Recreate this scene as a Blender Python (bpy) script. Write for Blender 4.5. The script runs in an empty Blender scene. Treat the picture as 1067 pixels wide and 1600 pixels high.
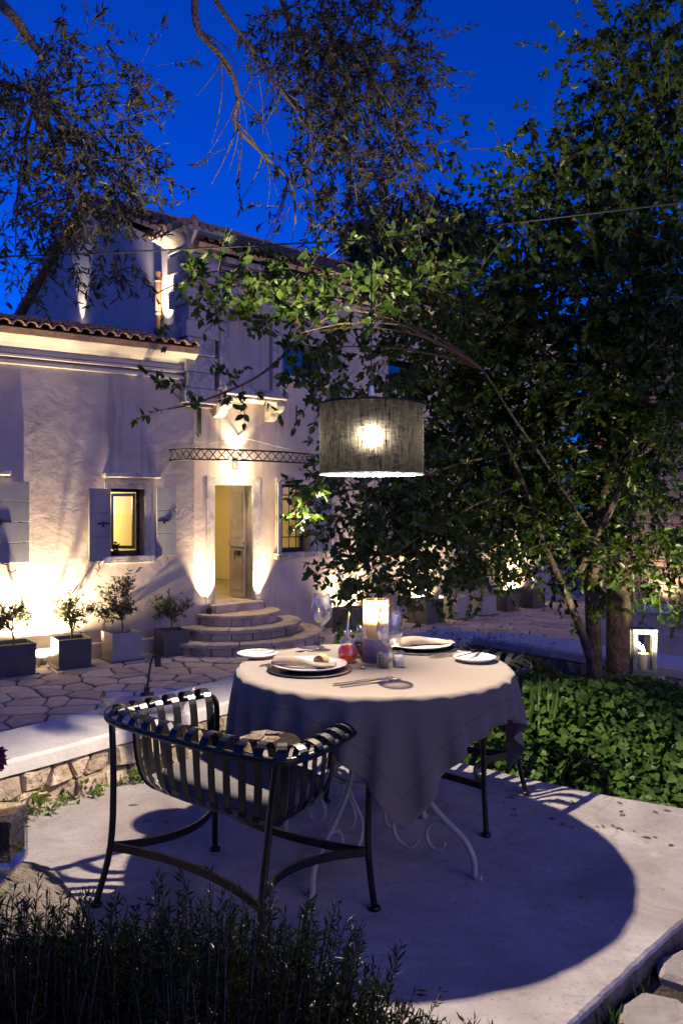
import bpy, math, random
import numpy as np
from mathutils import Vector, Matrix
random.seed(7); RNG = np.random.default_rng(11)
R = math.radians; PI = math.pi
sc = bpy.context.scene; C = sc.collection

# ---------------------------------------------------------------- camera, sky, exposure
F, CX, HY, CZ = 1271.0, 533.5, 788.0, 1.40        # focal length, centre column and horizon row of the photograph; camera height
cam = bpy.data.cameras.new('camera'); camo = bpy.data.objects.new('camera', cam); C.objects.link(camo)
camo.location = (0, 0, CZ); camo.rotation_euler = (R(90), 0, 0)
cam.sensor_fit = 'VERTICAL'; cam.sensor_height = 36; cam.lens = F/1600*36
cam.shift_y = (HY-800)/1600; cam.clip_start = 0.05; cam.clip_end = 800
sc.camera = camo
world = bpy.data.worlds.new('World'); sc.world = world; world.use_nodes = True
wn = world.node_tree.nodes; wl = world.node_tree.links
bg = wn['Background']; sky = wn.new('ShaderNodeTexSky'); sky.sky_type = 'NISHITA'; sky.sun_disc = False
sky.sun_elevation = R(18.0); sky.sun_rotation = R(141); sky.air_density = 1.0; sky.dust_density = 0.2; sky.ozone_density = 6.0
tint = wn.new('ShaderNodeMix'); tint.data_type = 'RGBA'; tint.blend_type = 'MULTIPLY'; tint.inputs[0].default_value = 1.0
tint.inputs[7].default_value = (0.004, 0.23, 1.0, 1)
wl.new(sky.outputs[0], tint.inputs[6]); wl.new(tint.outputs[2], bg.inputs[0]); bg.inputs[1].default_value = 0.12
fill_sun = bpy.data.lights.new('fill_sun', 'SUN'); fill_suno = bpy.data.objects.new('fill_sun', fill_sun); C.objects.link(fill_suno)  # unseen warm fill added from behind right to brighten walls and cloth
fill_sun.energy = 0.45; fill_sun.angle = R(45); fill_sun.color = (1, .66, .42); fill_suno.rotation_euler = Vector((.59, -.74, .32)).to_track_quat('Z', 'Y').to_euler(); fill_suno.location = (-20, 20, 30)
sc.view_settings.view_transform = 'Standard'; sc.view_settings.look = 'None'; sc.view_settings.gamma = 1
sc.view_settings.use_curve_mapping = False; sc.view_settings.exposure = 0.3
cy = sc.cycles
cy.use_denoising = True; cy.max_bounces = 8; cy.diffuse_bounces = 3; cy.glossy_bounces = 3; cy.transmission_bounces = 6
cy.transparent_max_bounces = 16; cy.caustics_reflective = False; cy.caustics_refractive = False; cy.sample_clamp_indirect = 4.0
try: cy.use_light_tree = True
except Exception: pass

# ---------------------------------------------------------------- helpers
def at(x, y, Z):                      # a photograph pixel at depth Z
    return Vector(((x-CX)/F*Z, Z, CZ-(y-HY)/F*Z))
def onz(x, y, z):                     # a photograph pixel on the level z
    Z = (CZ-z)*F/(y-HY); return Vector(((x-CX)/F*Z, Z, z))
BASE = {}
def tag(o, label=None, cat=None, group=None, kind=None):
    if label: o['label'] = label
    if cat: o['category'] = cat
    if group: o['group'] = group
    if kind: o['kind'] = kind
    return o
def thing(name, label, cat, loc=(0, 0, 0), group=None):
    o = bpy.data.objects.new(name, None); C.objects.link(o); o.location = loc; o.empty_display_size = .1
    BASE[o.name] = Vector(loc); return tag(o, label, cat, group)
class MB:
    def __init__(s): s.v = []; s.f = []; s.sm = []
    def add(s, vs, fs, smooth=False):
        b = len(s.v); s.v += [tuple(v) for v in vs]
        for f in fs: s.f.append(tuple(i+b for i in f)); s.sm.append(smooth)
        return s
    def hexa(s, p):                   # 8 corner points, bottom ring then top ring
        return s.add(p, [(3, 2, 1, 0), (4, 5, 6, 7), (0, 1, 5, 4), (1, 2, 6, 5), (2, 3, 7, 6), (3, 0, 4, 7)])
    def box(s, x0, x1, y0, y1, z0, z1):
        return s.hexa([(x0, y0, z0), (x1, y0, z0), (x1, y1, z0), (x0, y1, z0), (x0, y0, z1), (x1, y0, z1), (x1, y1, z1), (x0, y1, z1)])
    def tube(s, pts, r, n=8, caps=True):
        pts = [Vector(p) for p in pts]; m = len(pts)
        rs = r if isinstance(r, (list, tuple)) else [r]*m
        vs = []; fs = []; up = None
        for i, p in enumerate(pts):
            t = (pts[min(i+1, m-1)]-pts[max(i-1, 0)])
            t = t.normalized() if t.length > 1e-9 else Vector((0, 0, 1))
            if up is None: up = Vector((0, 0, 1)) if abs(t.z) < .9 else Vector((1, 0, 0))
            a = t.cross(up)
            if a.length < 1e-5: a = t.cross(Vector((.3, 1, .2)))
            a.normalize(); b = a.cross(t).normalized(); up = b
            for k in range(n):
                an = 2*PI*k/n; vs.append(p+(a*math.cos(an)+b*math.sin(an))*rs[i])
        for i in range(m-1):
            for k in range(n):
                k2 = (k+1) % n; fs.append((i*n+k, i*n+k2, (i+1)*n+k2, (i+1)*n+k))
        s.add(vs, fs, True)
        if caps: s.add(vs[:n], [tuple(range(n))][::-1]); s.add(vs[-n:], [tuple(range(n))])
        return s
    def lathe(s, prof, n=32, c=(0, 0, 0), smooth=True):
        vs = []; fs = []; m = len(prof)
        for (r, z) in prof:
            for k in range(n):
                a = 2*PI*k/n; vs.append((c[0]+r*math.cos(a), c[1]+r*math.sin(a), c[2]+z))
        for i in range(m-1):
            for k in range(n):
                k2 = (k+1) % n; fs.append((i*n+k, i*n+k2, (i+1)*n+k2, (i+1)*n+k))
        return s.add(vs, fs, smooth)
    def prism(s, poly, z0, z1):
        n = len(poly); vs = [(p[0], p[1], z0) for p in poly]+[(p[0], p[1], z1) for p in poly]
        return s.add(vs, [tuple(range(n))[::-1], tuple(range(n, 2*n))]+[(i, (i+1) % n, n+(i+1) % n, n+i) for i in range(n)])
    def ribbon(s, pts, wid, w, th):   # a strap: centre line, width direction, width, thickness
        pts = [Vector(p) for p in pts]; m = len(pts); wid = Vector(wid).normalized(); vs = []; fs = []
        for i, p in enumerate(pts):
            t = (pts[min(i+1, m-1)]-pts[max(i-1, 0)]).normalized(); nn = t.cross(wid).normalized()
            for a, b in ((-1, -1), (1, -1), (1, 1), (-1, 1)): vs.append(p+wid*(a*w/2)+nn*(b*th/2))
        for i in range(m-1):
            for k in range(4): fs.append((i*4+k, i*4+(k+1) % 4, (i+1)*4+(k+1) % 4, (i+1)*4+k))
        s.add(vs, fs, False); s.add(vs[:4], [(3, 2, 1, 0)]); s.add(vs[-4:], [(0, 1, 2, 3)]); return s
    def mesh(s, name, off=(0, 0, 0)):
        me = bpy.data.meshes.new(name); o = Vector(off)
        me.from_pydata([(v[0]-o.x, v[1]-o.y, v[2]-o.z) for v in s.v], [], s.f)
        me.polygons.foreach_set('use_smooth', s.sm); me.update(); return me
    def build(s, name, mat, parent=None, local=False):
        off = Vector((0, 0, 0)) if (parent is None or local) else BASE.get(parent.name, Vector((0, 0, 0)))
        o = bpy.data.objects.new(name, s.mesh(name, off)); C.objects.link(o)
        if mat: o.data.materials.append(mat)
        if parent: o.parent = parent; BASE[o.name] = off
        return o
def fix_normals(o):
    import bmesh
    bm = bmesh.new(); bm.from_mesh(o.data); bmesh.ops.remove_doubles(bm, verts=bm.verts, dist=1e-5)
    bmesh.ops.recalc_face_normals(bm, faces=bm.faces); bm.to_mesh(o.data); bm.free()
def bevel(o, w=.005, seg=2):
    m = o.modifiers.new('bevel', 'BEVEL'); m.width = w; m.segments = seg; m.limit_method = 'ANGLE'; m.angle_limit = R(40); return o
def copy_tree(o, parent=None):
    c = o.copy(); C.objects.link(c); c.parent = parent
    for ch in list(o.children): copy_tree(ch, c)
    return c

# ---------------------------------------------------------------- materials
def mat(name): 
    m = bpy.data.materials.new(name); m.use_nodes = True; return m, m.node_tree.nodes, m.node_tree.links
def noise_mat(name, c1, c2, rough=.8, scale=8, bump=.2, bscale=40, metal=0.0, c3=None, detail=8, dist=.02, coat=0.0, island=0.0, spec=.5):
    m, n, l = mat(name); p = n['Principled BSDF']
    tc = n.new('ShaderNodeTexCoord')
    nz = n.new('ShaderNodeTexNoise'); nz.inputs['Scale'].default_value = scale; nz.inputs['Detail'].default_value = detail
    nz.inputs['Roughness'].default_value = .6
    l.new(tc.outputs['Object'], nz.inputs['Vector'])
    cr = n.new('ShaderNodeValToRGB'); cr.color_ramp.elements[0].position = .32; cr.color_ramp.elements[1].position = .68
    cr.color_ramp.elements[0].color = (*c1, 1); cr.color_ramp.elements[1].color = (*c2, 1)
    l.new(nz.outputs[0], cr.inputs[0]); col = cr.outputs[0]
    if c3:
        n3 = n.new('ShaderNodeTexNoise'); n3.inputs['Scale'].default_value = scale*.23; n3.inputs['Detail'].default_value = 6
        n3.inputs['Distortion'].default_value = .4
        l.new(tc.outputs['Object'], n3.inputs['Vector'])
        r3 = n.new('ShaderNodeValToRGB'); r3.color_ramp.elements[0].position = .5; r3.color_ramp.elements[1].position = .68
        l.new(n3.outputs[0], r3.inputs[0])
        mx = n.new('ShaderNodeMix'); mx.data_type = 'RGBA'; l.new(r3.outputs[0], mx.inputs[0]); l.new(col, mx.inputs[6]); mx.inputs[7].default_value = (*c3, 1)
        col = mx.outputs[2]
    if island:
        g = n.new('ShaderNodeObjectInfo'); hs = n.new('ShaderNodeHueSaturation')
        mr = n.new('ShaderNodeMapRange'); mr.inputs[3].default_value = 1-island; mr.inputs[4].default_value = 1+island
        l.new(g.outputs['Random'], mr.inputs[0]); l.new(mr.outputs[0], hs.inputs['Value']); l.new(col, hs.inputs['Color']); col = hs.outputs[0]
    l.new(col, p.inputs['Base Color'])
    p.inputs['Roughness'].default_value = rough; p.inputs['Metallic'].default_value = metal; p.inputs['Coat Weight'].default_value = coat
    p.inputs['Specular IOR Level'].default_value = spec
    if bump:
        nb = n.new('ShaderNodeTexNoise'); nb.inputs['Scale'].default_value = bscale; nb.inputs['Detail'].default_value = 6
        l.new(tc.outputs['Object'], nb.inputs['Vector'])
        b = n.new('ShaderNodeBump'); b.inputs['Strength'].default_value = bump; b.inputs['Distance'].default_value = dist
        l.new(nb.outputs[0], b.inputs['Height']); l.new(b.outputs[0], p.inputs['Normal'])
    return m
def plaster_mat(name, c1, c2, c3):
    m, n, l = mat(name); p = n['Principled BSDF']; tc = n.new('ShaderNodeTexCoord')
    def nz(s, d=6, ro=.55, di=0, vec=None):
        t = n.new('ShaderNodeTexNoise'); t.inputs['Scale'].default_value = s; t.inputs['Detail'].default_value = d
        t.inputs['Roughness'].default_value = ro; t.inputs['Distortion'].default_value = di
        l.new(vec or tc.outputs['Object'], t.inputs['Vector']); return t.outputs[0]
    def ramp(a, lo, hi, ca=(0, 0, 0), cb=(1, 1, 1)):
        r = n.new('ShaderNodeValToRGB'); r.color_ramp.elements[0].position = lo; r.color_ramp.elements[1].position = hi
        r.color_ramp.elements[0].color = (*ca, 1); r.color_ramp.elements[1].color = (*cb, 1); l.new(a, r.inputs[0]); return r.outputs[0]
    base = ramp(nz(2.2), .3, .7, c1, c2)
    mp = n.new('ShaderNodeMapping'); mp.inputs['Scale'].default_value = (2.6, 2.6, .3); l.new(tc.outputs['Object'], mp.inputs[0])
    st = ramp(nz(1.3, 8, .65, .3, mp.outputs[0]), .53, .80)          # rain stains run downwards
    mx = n.new('ShaderNodeMix'); mx.data_type = 'RGBA'; l.new(st, mx.inputs[0]); l.new(base, mx.inputs[6]); mx.inputs[7].default_value = (*c3, 1)
    l.new(mx.outputs[2], p.inputs['Base Color']); p.inputs['Roughness'].default_value = .92; p.inputs['Specular IOR Level'].default_value = .2
    ad = n.new('ShaderNodeMath'); ad.operation = 'ADD'; l.new(nz(2.6, 5, .55, .5), ad.inputs[0])
    ms = n.new('ShaderNodeMath'); ms.operation = 'MULTIPLY'; ms.inputs[1].default_value = .22; l.new(nz(14, 6, .6), ms.inputs[0]); l.new(ms.outputs[0], ad.inputs[1])
    b = n.new('ShaderNodeBump'); b.inputs['Strength'].default_value = .22; b.inputs['Distance'].default_value = .05
    l.new(ad.outputs[0], b.inputs['Height']); l.new(b.outputs[0], p.inputs['Normal']); return m
def plain(name, c, rough=.5, metal=0.0, emit=None, strength=0, coat=0.0, spec=.5):
    m, n, l = mat(name); p = n['Principled BSDF']; p.inputs['Base Color'].default_value = (*c, 1)
    p.inputs['Roughness'].default_value = rough; p.inputs['Metallic'].default_value = metal; p.inputs['Coat Weight'].default_value = coat
    p.inputs['Specular IOR Level'].default_value = spec
    if emit: p.inputs['Emission Color'].default_value = (*emit, 1); p.inputs['Emission Strength'].default_value = strength
    return m
def emitter(name, c, s):
    m, n, l = mat(name); n.remove(n['Principled BSDF']); e = n.new('ShaderNodeEmission'); e.inputs[0].default_value = (*c, 1); e.inputs[1].default_value = s
    l.new(e.outputs[0], n['Material Output'].inputs[0]); return m
def glass_mat(name, c=(1, 1, 1), k=.9, rough=.0, base=.04, cloud=0.0, refr=0.0, pwr=1.5):      # thin clear glass: what passes through plus its fresnel shine
    m, n, l = mat(name); n.remove(n['Principled BSDF'])
    t = n.new('ShaderNodeBsdfTransparent'); t.inputs[0].default_value = (*c, 1)
    g = n.new('ShaderNodeBsdfGlossy'); g.inputs['Roughness'].default_value = rough; g.inputs[0].default_value = (1, 1, 1, 1)
    lw = n.new('ShaderNodeLayerWeight'); lw.inputs[0].default_value = .35
    mr = n.new('ShaderNodeMapRange'); mr.inputs[3].default_value = base; mr.inputs[4].default_value = k
    pw = n.new('ShaderNodeMath'); pw.operation = 'POWER'; pw.inputs[1].default_value = pwr
    l.new(lw.outputs['Facing'], pw.inputs[0]); l.new(pw.outputs[0], mr.inputs[0])
    x = n.new('ShaderNodeMixShader'); l.new(mr.outputs[0], x.inputs[0]); l.new(t.outputs[0], x.inputs[1]); l.new(g.outputs[0], x.inputs[2]); out = x
    if refr:
        gg = n.new('ShaderNodeBsdfGlass'); gg.inputs['IOR'].default_value = 1.45; gg.inputs['Roughness'].default_value = 0; y = n.new('ShaderNodeMixShader'); y.inputs[0].default_value = refr; l.new(x.outputs[0], y.inputs[1]); l.new(gg.outputs[0], y.inputs[2]); x = out = y
    if cloud:
        tr = n.new('ShaderNodeBsdfTranslucent'); tr.inputs[0].default_value = (*c, 1)
        y = n.new('ShaderNodeMixShader'); y.inputs[0].default_value = cloud; l.new(x.outputs[0], y.inputs[1]); l.new(tr.outputs[0], y.inputs[2]); out = y
    l.new(out.outputs[0], n['Material Output'].inputs[0]); return m
def leaf_mat(name, c1, c2, trans=.35, gloss=.12, rough=.4):
    m, n, l = mat(name); n.remove(n['Principled BSDF'])
    g = n.new('ShaderNodeNewGeometry'); cr = n.new('ShaderNodeValToRGB'); cr.color_ramp.elements[0].color = (*c1, 1); cr.color_ramp.elements[1].color = (*c2, 1)
    l.new(g.outputs['Random Per Island'], cr.inputs[0])
    d = n.new('ShaderNodeBsdfDiffuse'); t = n.new('ShaderNodeBsdfTranslucent'); gl = n.new('ShaderNodeBsdfGlossy'); gl.inputs['Roughness'].default_value = rough
    l.new(cr.outputs[0], d.inputs[0])
    hs = n.new('ShaderNodeHueSaturation'); hs.inputs['Hue'].default_value = .485; hs.inputs['Value'].default_value = 1.3; hs.inputs['Saturation'].default_value = 1.15
    l.new(cr.outputs[0], hs.inputs['Color']); l.new(hs.outputs[0], t.inputs[0])
    a = n.new('ShaderNodeMixShader'); a.inputs[0].default_value = trans; l.new(d.outputs[0], a.inputs[1]); l.new(t.outputs[0], a.inputs[2])
    b = n.new('ShaderNodeMixShader')
    lw = n.new('ShaderNodeLayerWeight'); lw.inputs[0].default_value = .3; mm = n.new('ShaderNodeMath'); mm.operation = 'MULTIPLY_ADD'; mm.inputs[1].default_value = .05; mm.inputs[2].default_value = gloss*.3
    l.new(lw.outputs['Fresnel'], mm.inputs[0]); l.new(mm.outputs[0], b.inputs[0]); l.new(a.outputs[0], b.inputs[1]); l.new(gl.outputs[0], b.inputs[2])
    l.new(b.outputs[0], n['Material Output'].inputs[0]); return m
def shade_mat():
    m, n, l = mat('lamp_shade_fabric'); n.remove(n['Principled BSDF']); tc = n.new('ShaderNodeTexCoord')
    mp = n.new('ShaderNodeMapping'); mp.inputs['Scale'].default_value = (1, 1, 9); l.new(tc.outputs['Object'], mp.inputs[0])
    nz = n.new('ShaderNodeTexNoise'); nz.inputs['Scale'].default_value = 30; nz.inputs['Detail'].default_value = 3; l.new(mp.outputs[0], nz.inputs['Vector'])
    mp2 = n.new('ShaderNodeMapping'); mp2.inputs['Scale'].default_value = (9, 9, .8); l.new(tc.outputs['Object'], mp2.inputs[0])
    nz2 = n.new('ShaderNodeTexNoise'); nz2.inputs['Scale'].default_value = 20; nz2.inputs['Detail'].default_value = 3; l.new(mp2.outputs[0], nz2.inputs['Vector'])
    ad = n.new('ShaderNodeMath'); ad.operation = 'ADD'; l.new(nz.outputs[0], ad.inputs[0]); l.new(nz2.outputs[0], ad.inputs[1])
    cr = n.new('ShaderNodeMapRange'); cr.inputs[1].default_value = .7; cr.inputs[2].default_value = 1.35; cr.inputs[3].default_value = -.1; cr.inputs[4].default_value = 2.2
    l.new(ad.outputs[0], cr.inputs[0])
    vm = n.new('ShaderNodeMix'); vm.data_type = 'RGBA'; vm.blend_type = 'MULTIPLY'; vm.inputs[0].default_value = 1; vm.inputs[6].default_value = (.00020, .000195, .000165, 1)
    cb = n.new('ShaderNodeCombineColor'); [l.new(cr.outputs[0], cb.inputs[i]) for i in range(3)]; l.new(cb.outputs[0], vm.inputs[7])
    t = n.new('ShaderNodeBsdfTranslucent'); l.new(vm.outputs[2], t.inputs[0])
    d = n.new('ShaderNodeBsdfDiffuse'); d.inputs[0].default_value = (.02, .02, .022, 1)
    tp = n.new('ShaderNodeBsdfTransparent'); tp.inputs[0].default_value = (1, .95, .85, 1)
    a = n.new('ShaderNodeAddShader'); l.new(t.outputs[0], a.inputs[0]); l.new(d.outputs[0], a.inputs[1])
    for ro, k_ in ((.26, .00042), (.42, .00060), (.7, .00050)):       # light scattered forwards by the weave
        rf = n.new('ShaderNodeBsdfRefraction'); rf.inputs['IOR'].default_value = 1.45; rf.inputs['Roughness'].default_value = ro
        v2 = n.new('ShaderNodeMix'); v2.data_type = 'RGBA'; v2.blend_type = 'MULTIPLY'; v2.inputs[0].default_value = 1; v2.inputs[6].default_value = (k_, k_*.95, k_*.8, 1); l.new(cb.outputs[0], v2.inputs[7]); l.new(v2.outputs[2], rf.inputs[0])
        a2 = n.new('ShaderNodeAddShader'); l.new(a.outputs[0], a2.inputs[0]); l.new(rf.outputs[0], a2.inputs[1]); a = a2
    x = n.new('ShaderNodeMixShader'); x.inputs[0].default_value = .0012; l.new(a.outputs[0], x.inputs[1]); l.new(tp.outputs[0], x.inputs[2])
    l.new(x.outputs[0], n['Material Output'].inputs[0]); return m

def concrete_mat():
    m, n, l = mat('patio_concrete'); p = n['Principled BSDF']; tc = n.new('ShaderNodeTexCoord'); p.inputs['Roughness'].default_value = .85; p.inputs['Specular IOR Level'].default_value = .3
    def nz(s_, d=6, ro=.6, di=0):
        t = n.new('ShaderNodeTexNoise'); t.inputs['Scale'].default_value = s_; t.inputs['Detail'].default_value = d; t.inputs['Roughness'].default_value = ro; t.inputs['Distortion'].default_value = di
        l.new(tc.outputs['Object'], t.inputs['Vector']); return t.outputs[0]
    def ramp(a, lo, hi, ca=(0, 0, 0), cb=(1, 1, 1)):
        r = n.new('ShaderNodeValToRGB'); r.color_ramp.elements[0].position = lo; r.color_ramp.elements[1].position = hi
        r.color_ramp.elements[0].color = (*ca, 1); r.color_ramp.elements[1].color = (*cb, 1); l.new(a, r.inputs[0]); return r.outputs[0]
    def mix(f, a, c, k=1.0):
        x = n.new('ShaderNodeMix'); x.data_type = 'RGBA'
        q = n.new('ShaderNodeMath'); q.operation = 'MULTIPLY'; q.inputs[1].default_value = k; l.new(f, q.inputs[0]); l.new(q.outputs[0], x.inputs[0]); l.new(a, x.inputs[6]); x.inputs[7].default_value = (*c, 1); return x.outputs[2]
    col = ramp(nz(3.2, 9, .7, .6), .3, .7, (.29, .26, .255), (.46, .425, .42))
    col = mix(ramp(nz(1.1, 8, .7, 1.2), .48, .64), col, (.22, .195, .185), .7); col = mix(ramp(nz(6.5, 9, .75, 1.5), .55, .68), col, (.21, .19, .18), .6)
    pits = ramp(nz(58, 3, .5), .60, .69); col = mix(pits, col, (.16, .14, .135), .42)
    pits2 = ramp(nz(17, 4, .6, .5), .63, .70); col = mix(pits2, col, (.20, .18, .17), .55)
    vo = n.new('ShaderNodeTexVoronoi'); vo.feature = 'DISTANCE_TO_EDGE'; vo.inputs['Scale'].default_value = .55
    wv = n.new('ShaderNodeTexNoise'); wv.inputs['Scale'].default_value = 2.5; wv.inputs['Detail'].default_value = 6; l.new(tc.outputs['Object'], wv.inputs['Vector'])
    ad = n.new('ShaderNodeMix'); ad.data_type = 'RGBA'; ad.blend_type = 'ADD'; ad.inputs[0].default_value = .5; l.new(tc.outputs['Object'], ad.inputs[6]); l.new(wv.outputs[1], ad.inputs[7]); l.new(ad.outputs[2], vo.inputs['Vector'])
    cr = n.new('ShaderNodeMapRange'); cr.inputs[1].default_value = .002; cr.inputs[2].default_value = .005; cr.inputs[3].default_value = 1; cr.inputs[4].default_value = 0; l.new(vo.outputs['Distance'], cr.inputs[0])
    col = mix(cr.outputs[0], col, (.22, .2, .19), .4)
    l.new(col, p.inputs['Base Color'])
    h = n.new('ShaderNodeMath'); h.operation = 'SUBTRACT'; l.new(nz(40, 6, .7), h.inputs[0]); l.new(pits, h.inputs[1])
    b = n.new('ShaderNodeBump'); b.inputs['Strength'].default_value = .35; b.inputs['Distance'].default_value = .008; l.new(h.outputs[0], b.inputs['Height']); l.new(b.outputs[0], p.inputs['Normal']); return m

M = {}
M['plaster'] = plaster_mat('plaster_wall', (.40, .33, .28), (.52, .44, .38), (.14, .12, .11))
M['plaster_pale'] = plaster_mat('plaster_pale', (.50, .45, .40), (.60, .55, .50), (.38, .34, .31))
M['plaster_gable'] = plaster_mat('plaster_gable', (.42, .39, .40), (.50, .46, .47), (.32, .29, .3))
M['stone_trim'] = noise_mat('limestone_trim', (.34, .30, .26), (.55, .50, .44), .85, 14, .4, 50, c3=(.20, .18, .16))
M['step'] = noise_mat('step_stone', (.40, .32, .22), (.55, .46, .34), .85, 9, .4, 40, c3=(.28, .22, .16), island=.12)
M['wallstone'] = noise_mat('rubble_stone', (.36, .29, .21), (.56, .47, .36), .9, 16, 1.0, 26, c3=(.26, .20, .14), island=.25, dist=.03)
M['mortar'] = noise_mat('mortar', (.16, .13, .10), (.24, .20, .16), .95, 20, .6, 60)
M['concrete'] = concrete_mat(); M['slabside'] = noise_mat('dark_slab_side', (.09, .075, .055), (.2, .17, .13), .95, 20, 1.0, 40, dist=.03)  # slab side is a rough, darker brown tone than the top
M['cap'] = noise_mat('wall_cap_concrete', (.46, .44, .43), (.56, .54, .53), .9, 8, .2, 60)
M['paving'] = noise_mat('crazy_paving', (.38, .31, .25), (.52, .44, .37), .85, 6, .4, 40, c3=(.29, .23, .19), island=.22)
M['joint'] = noise_mat('paving_joint', (.10, .075, .055), (.16, .12, .09), .95, 14, .4, 60)
M['soil'] = noise_mat('soil', (.03, .022, .016), (.075, .055, .04), .95, 18, 1.0, 50, dist=.04)
M['flag'] = noise_mat('flagstone', (.20, .18, .17), (.36, .33, .31), .9, 7, .6, 30, c3=(.14, .13, .11))
M['boulder'] = noise_mat('boulder_stone', (.10, .082, .065), (.20, .17, .14), .95, 16, 1.0, 45, c3=(.12, .10, .08), dist=.03)
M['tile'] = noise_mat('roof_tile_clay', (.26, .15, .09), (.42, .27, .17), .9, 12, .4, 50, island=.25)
M['tile_dark'] = noise_mat('dark_roof_tile', (.06, .045, .04), (.13, .095, .08), .95, 12, .4, 50, island=.2)  # main roof tiles in a darker tone than the wing's
M['shutter'] = noise_mat('shutter_paint', (.20, .20, .21), (.25, .245, .25), .55, 5, .12, 60)
M['shutter_pale'] = noise_mat('shutter_pale_paint', (.42, .41, .37), (.50, .49, .44), .55, 5, .12, 60)
M['planter'] = noise_mat('planter_grey', (.075, .07, .065), (.10, .095, .09), .6, 6, .1, 80)
M['planter_pale'] = noise_mat('planter_pale', (.30, .28, .25), (.36, .34, .30), .6, 6, .1, 80)
M['darkframe'] = plain('dark_window_frame', (.02, .018, .017), .45)
M['iron'] = noise_mat('wrought_iron', (.012, .012, .013), (.03, .03, .03), .5, 20, .1, 60, metal=.3)
M['black'] = noise_mat('black_gloss_paint', (.006, .006, .008), (.012, .012, .014), .32, 20, .03, 120, coat=.0, spec=.35)
M['white_iron'] = noise_mat('white_painted_iron', (.34, .31, .27), (.42, .39, .35), .45, 20, .1, 80)
M['oldwood'] = noise_mat('old_door_wood', (.26, .22, .18), (.36, .32, .27), .7, 6, .3, 50, c3=(.2, .16, .12))
M['glass'] = glass_mat('clear_glass', (.95, .96, .97), .95, base=.07)
M['bowlglass'] = glass_mat('wine_glass', (.97, .98, .98), 1.0, base=.07, refr=.08, pwr=1.25)
M['pane'] = glass_mat('window_glass', (.93, .95, .93), .6, base=.05)
M['hurricane'] = glass_mat('hurricane_glass', (1, .93, .80), .5, base=.05, cloud=.22)
M['room'] = noise_mat('room_paint', (.62, .53, .28), (.66, .57, .32), .9, 3, .05, 30)
M['roomfloor'] = noise_mat('room_floor', (.30, .24, .17), (.42, .35, .26), .6, 5, .1, 20)
M['linen'] = noise_mat('white_linen', (.7, .66, .58), (.76, .72, .64), .9, 8, .2, 40)
M['bark'] = noise_mat('tree_bark', (.07, .05, .035), (.17, .125, .09), .95, 14, 1.0, 28, dist=.05, c3=(.04, .03, .025))
M['olivebark'] = noise_mat('olive_bark', (.10, .075, .055), (.20, .16, .12), .95, 14, .8, 40, dist=.03)
M['twig'] = plain('twig_bark', (.16, .10, .06), .9)
M['leaf'] = leaf_mat('broad_leaf', (.022, .058, .006), (.075, .135, .016))
M['olive'] = leaf_mat('olive_leaf', (.042, .043, .02), (.095, .09, .045), .2, .06)
M['potolive'] = leaf_mat('potted_olive_leaf', (.05, .065, .03), (.12, .13, .07), .25, .05)
M['ivy'] = leaf_mat('ivy_leaf', (.018, .05, .008), (.085, .16, .028), .3, .06, .45)
M['rosemary'] = leaf_mat('rosemary_needle', (.009, .017, .006), (.024, .038, .013), .2, .0)
M['weed'] = leaf_mat('weed_leaf', (.07, .13, .02), (.14, .22, .05), .35, .1)
M['darkleaf'] = leaf_mat('dark_leaf', (.025, .04, .02), (.05, .07, .03), .2, .05)
M['petal'] = leaf_mat('purple_petal', (.035, .008, .04), (.07, .014, .065), .3, .05)
M['cushion'] = noise_mat('grey_cushion', (.095, .09, .10), (.12, .115, .125), .95, 30, .25, 400, dist=.002)
M['china'] = plain('white_china', (.55, .54, .53), .18, coat=.4)
M['charger'] = noise_mat('black_charger', (.012, .011, .011), (.02, .018, .018), .5, 20, .1, 100)
M['napkin'] = noise_mat('taupe_napkin', (.17, .135, .115), (.21, .17, .145), .95, 20, .3, 300, dist=.002)
M['steel'] = plain('cutlery_steel', (.75, .73, .70), .16, 1.0)
M['shade'] = shade_mat(); M['capmetal'] = plain('dark_cap_metal', (.03, .028, .03), .5, .6)
M['rimwhite'] = plain('shade_lining_white', (.8, .78, .74), .7)
M['bulb'] = emitter('bulb_glow', (1, .82, .62), 52000)
M['globe'] = emitter('sconce_globe_glow', (1, .76, .46), 330)
M['lens'] = emitter('spot_lens_glow', (1, .76, .42), 60)
M['flame'] = emitter('candle_flame', (1, .55, .18), 1100)
M['flame2'] = emitter('lantern_flame', (1, .58, .22), 220)
M['wax'] = plain('candle_wax', (.85, .72, .48), .6); 
M['wax'].node_tree.nodes['Principled BSDF'].inputs['Subsurface Weight'].default_value = .6
M['wax'].node_tree.nodes['Principled BSDF'].inputs['Subsurface Radius'].default_value = (.05, .025, .01)
M['purple'] = noise_mat('purple_candle_base', (.13, .095, .15), (.17, .125, .19), .6, 12, .1, 80)
M['cord'] = plain('pendant_cord', (.30, .28, .26), .6); M['cable'] = plain('dark_cable', (.02, .02, .02), .6)
M['zinc'] = noise_mat('aged_zinc', (.10, .12, .125), (.19, .215, .22), .5, 20, .2, 80, metal=.5)
M['copper'] = plain('copper_pipe', (.30, .16, .09), .5, .5)
M['wood'] = noise_mat('wood_post', (.12, .08, .05), (.2, .14, .09), .8, 6, .4, 40)

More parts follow.
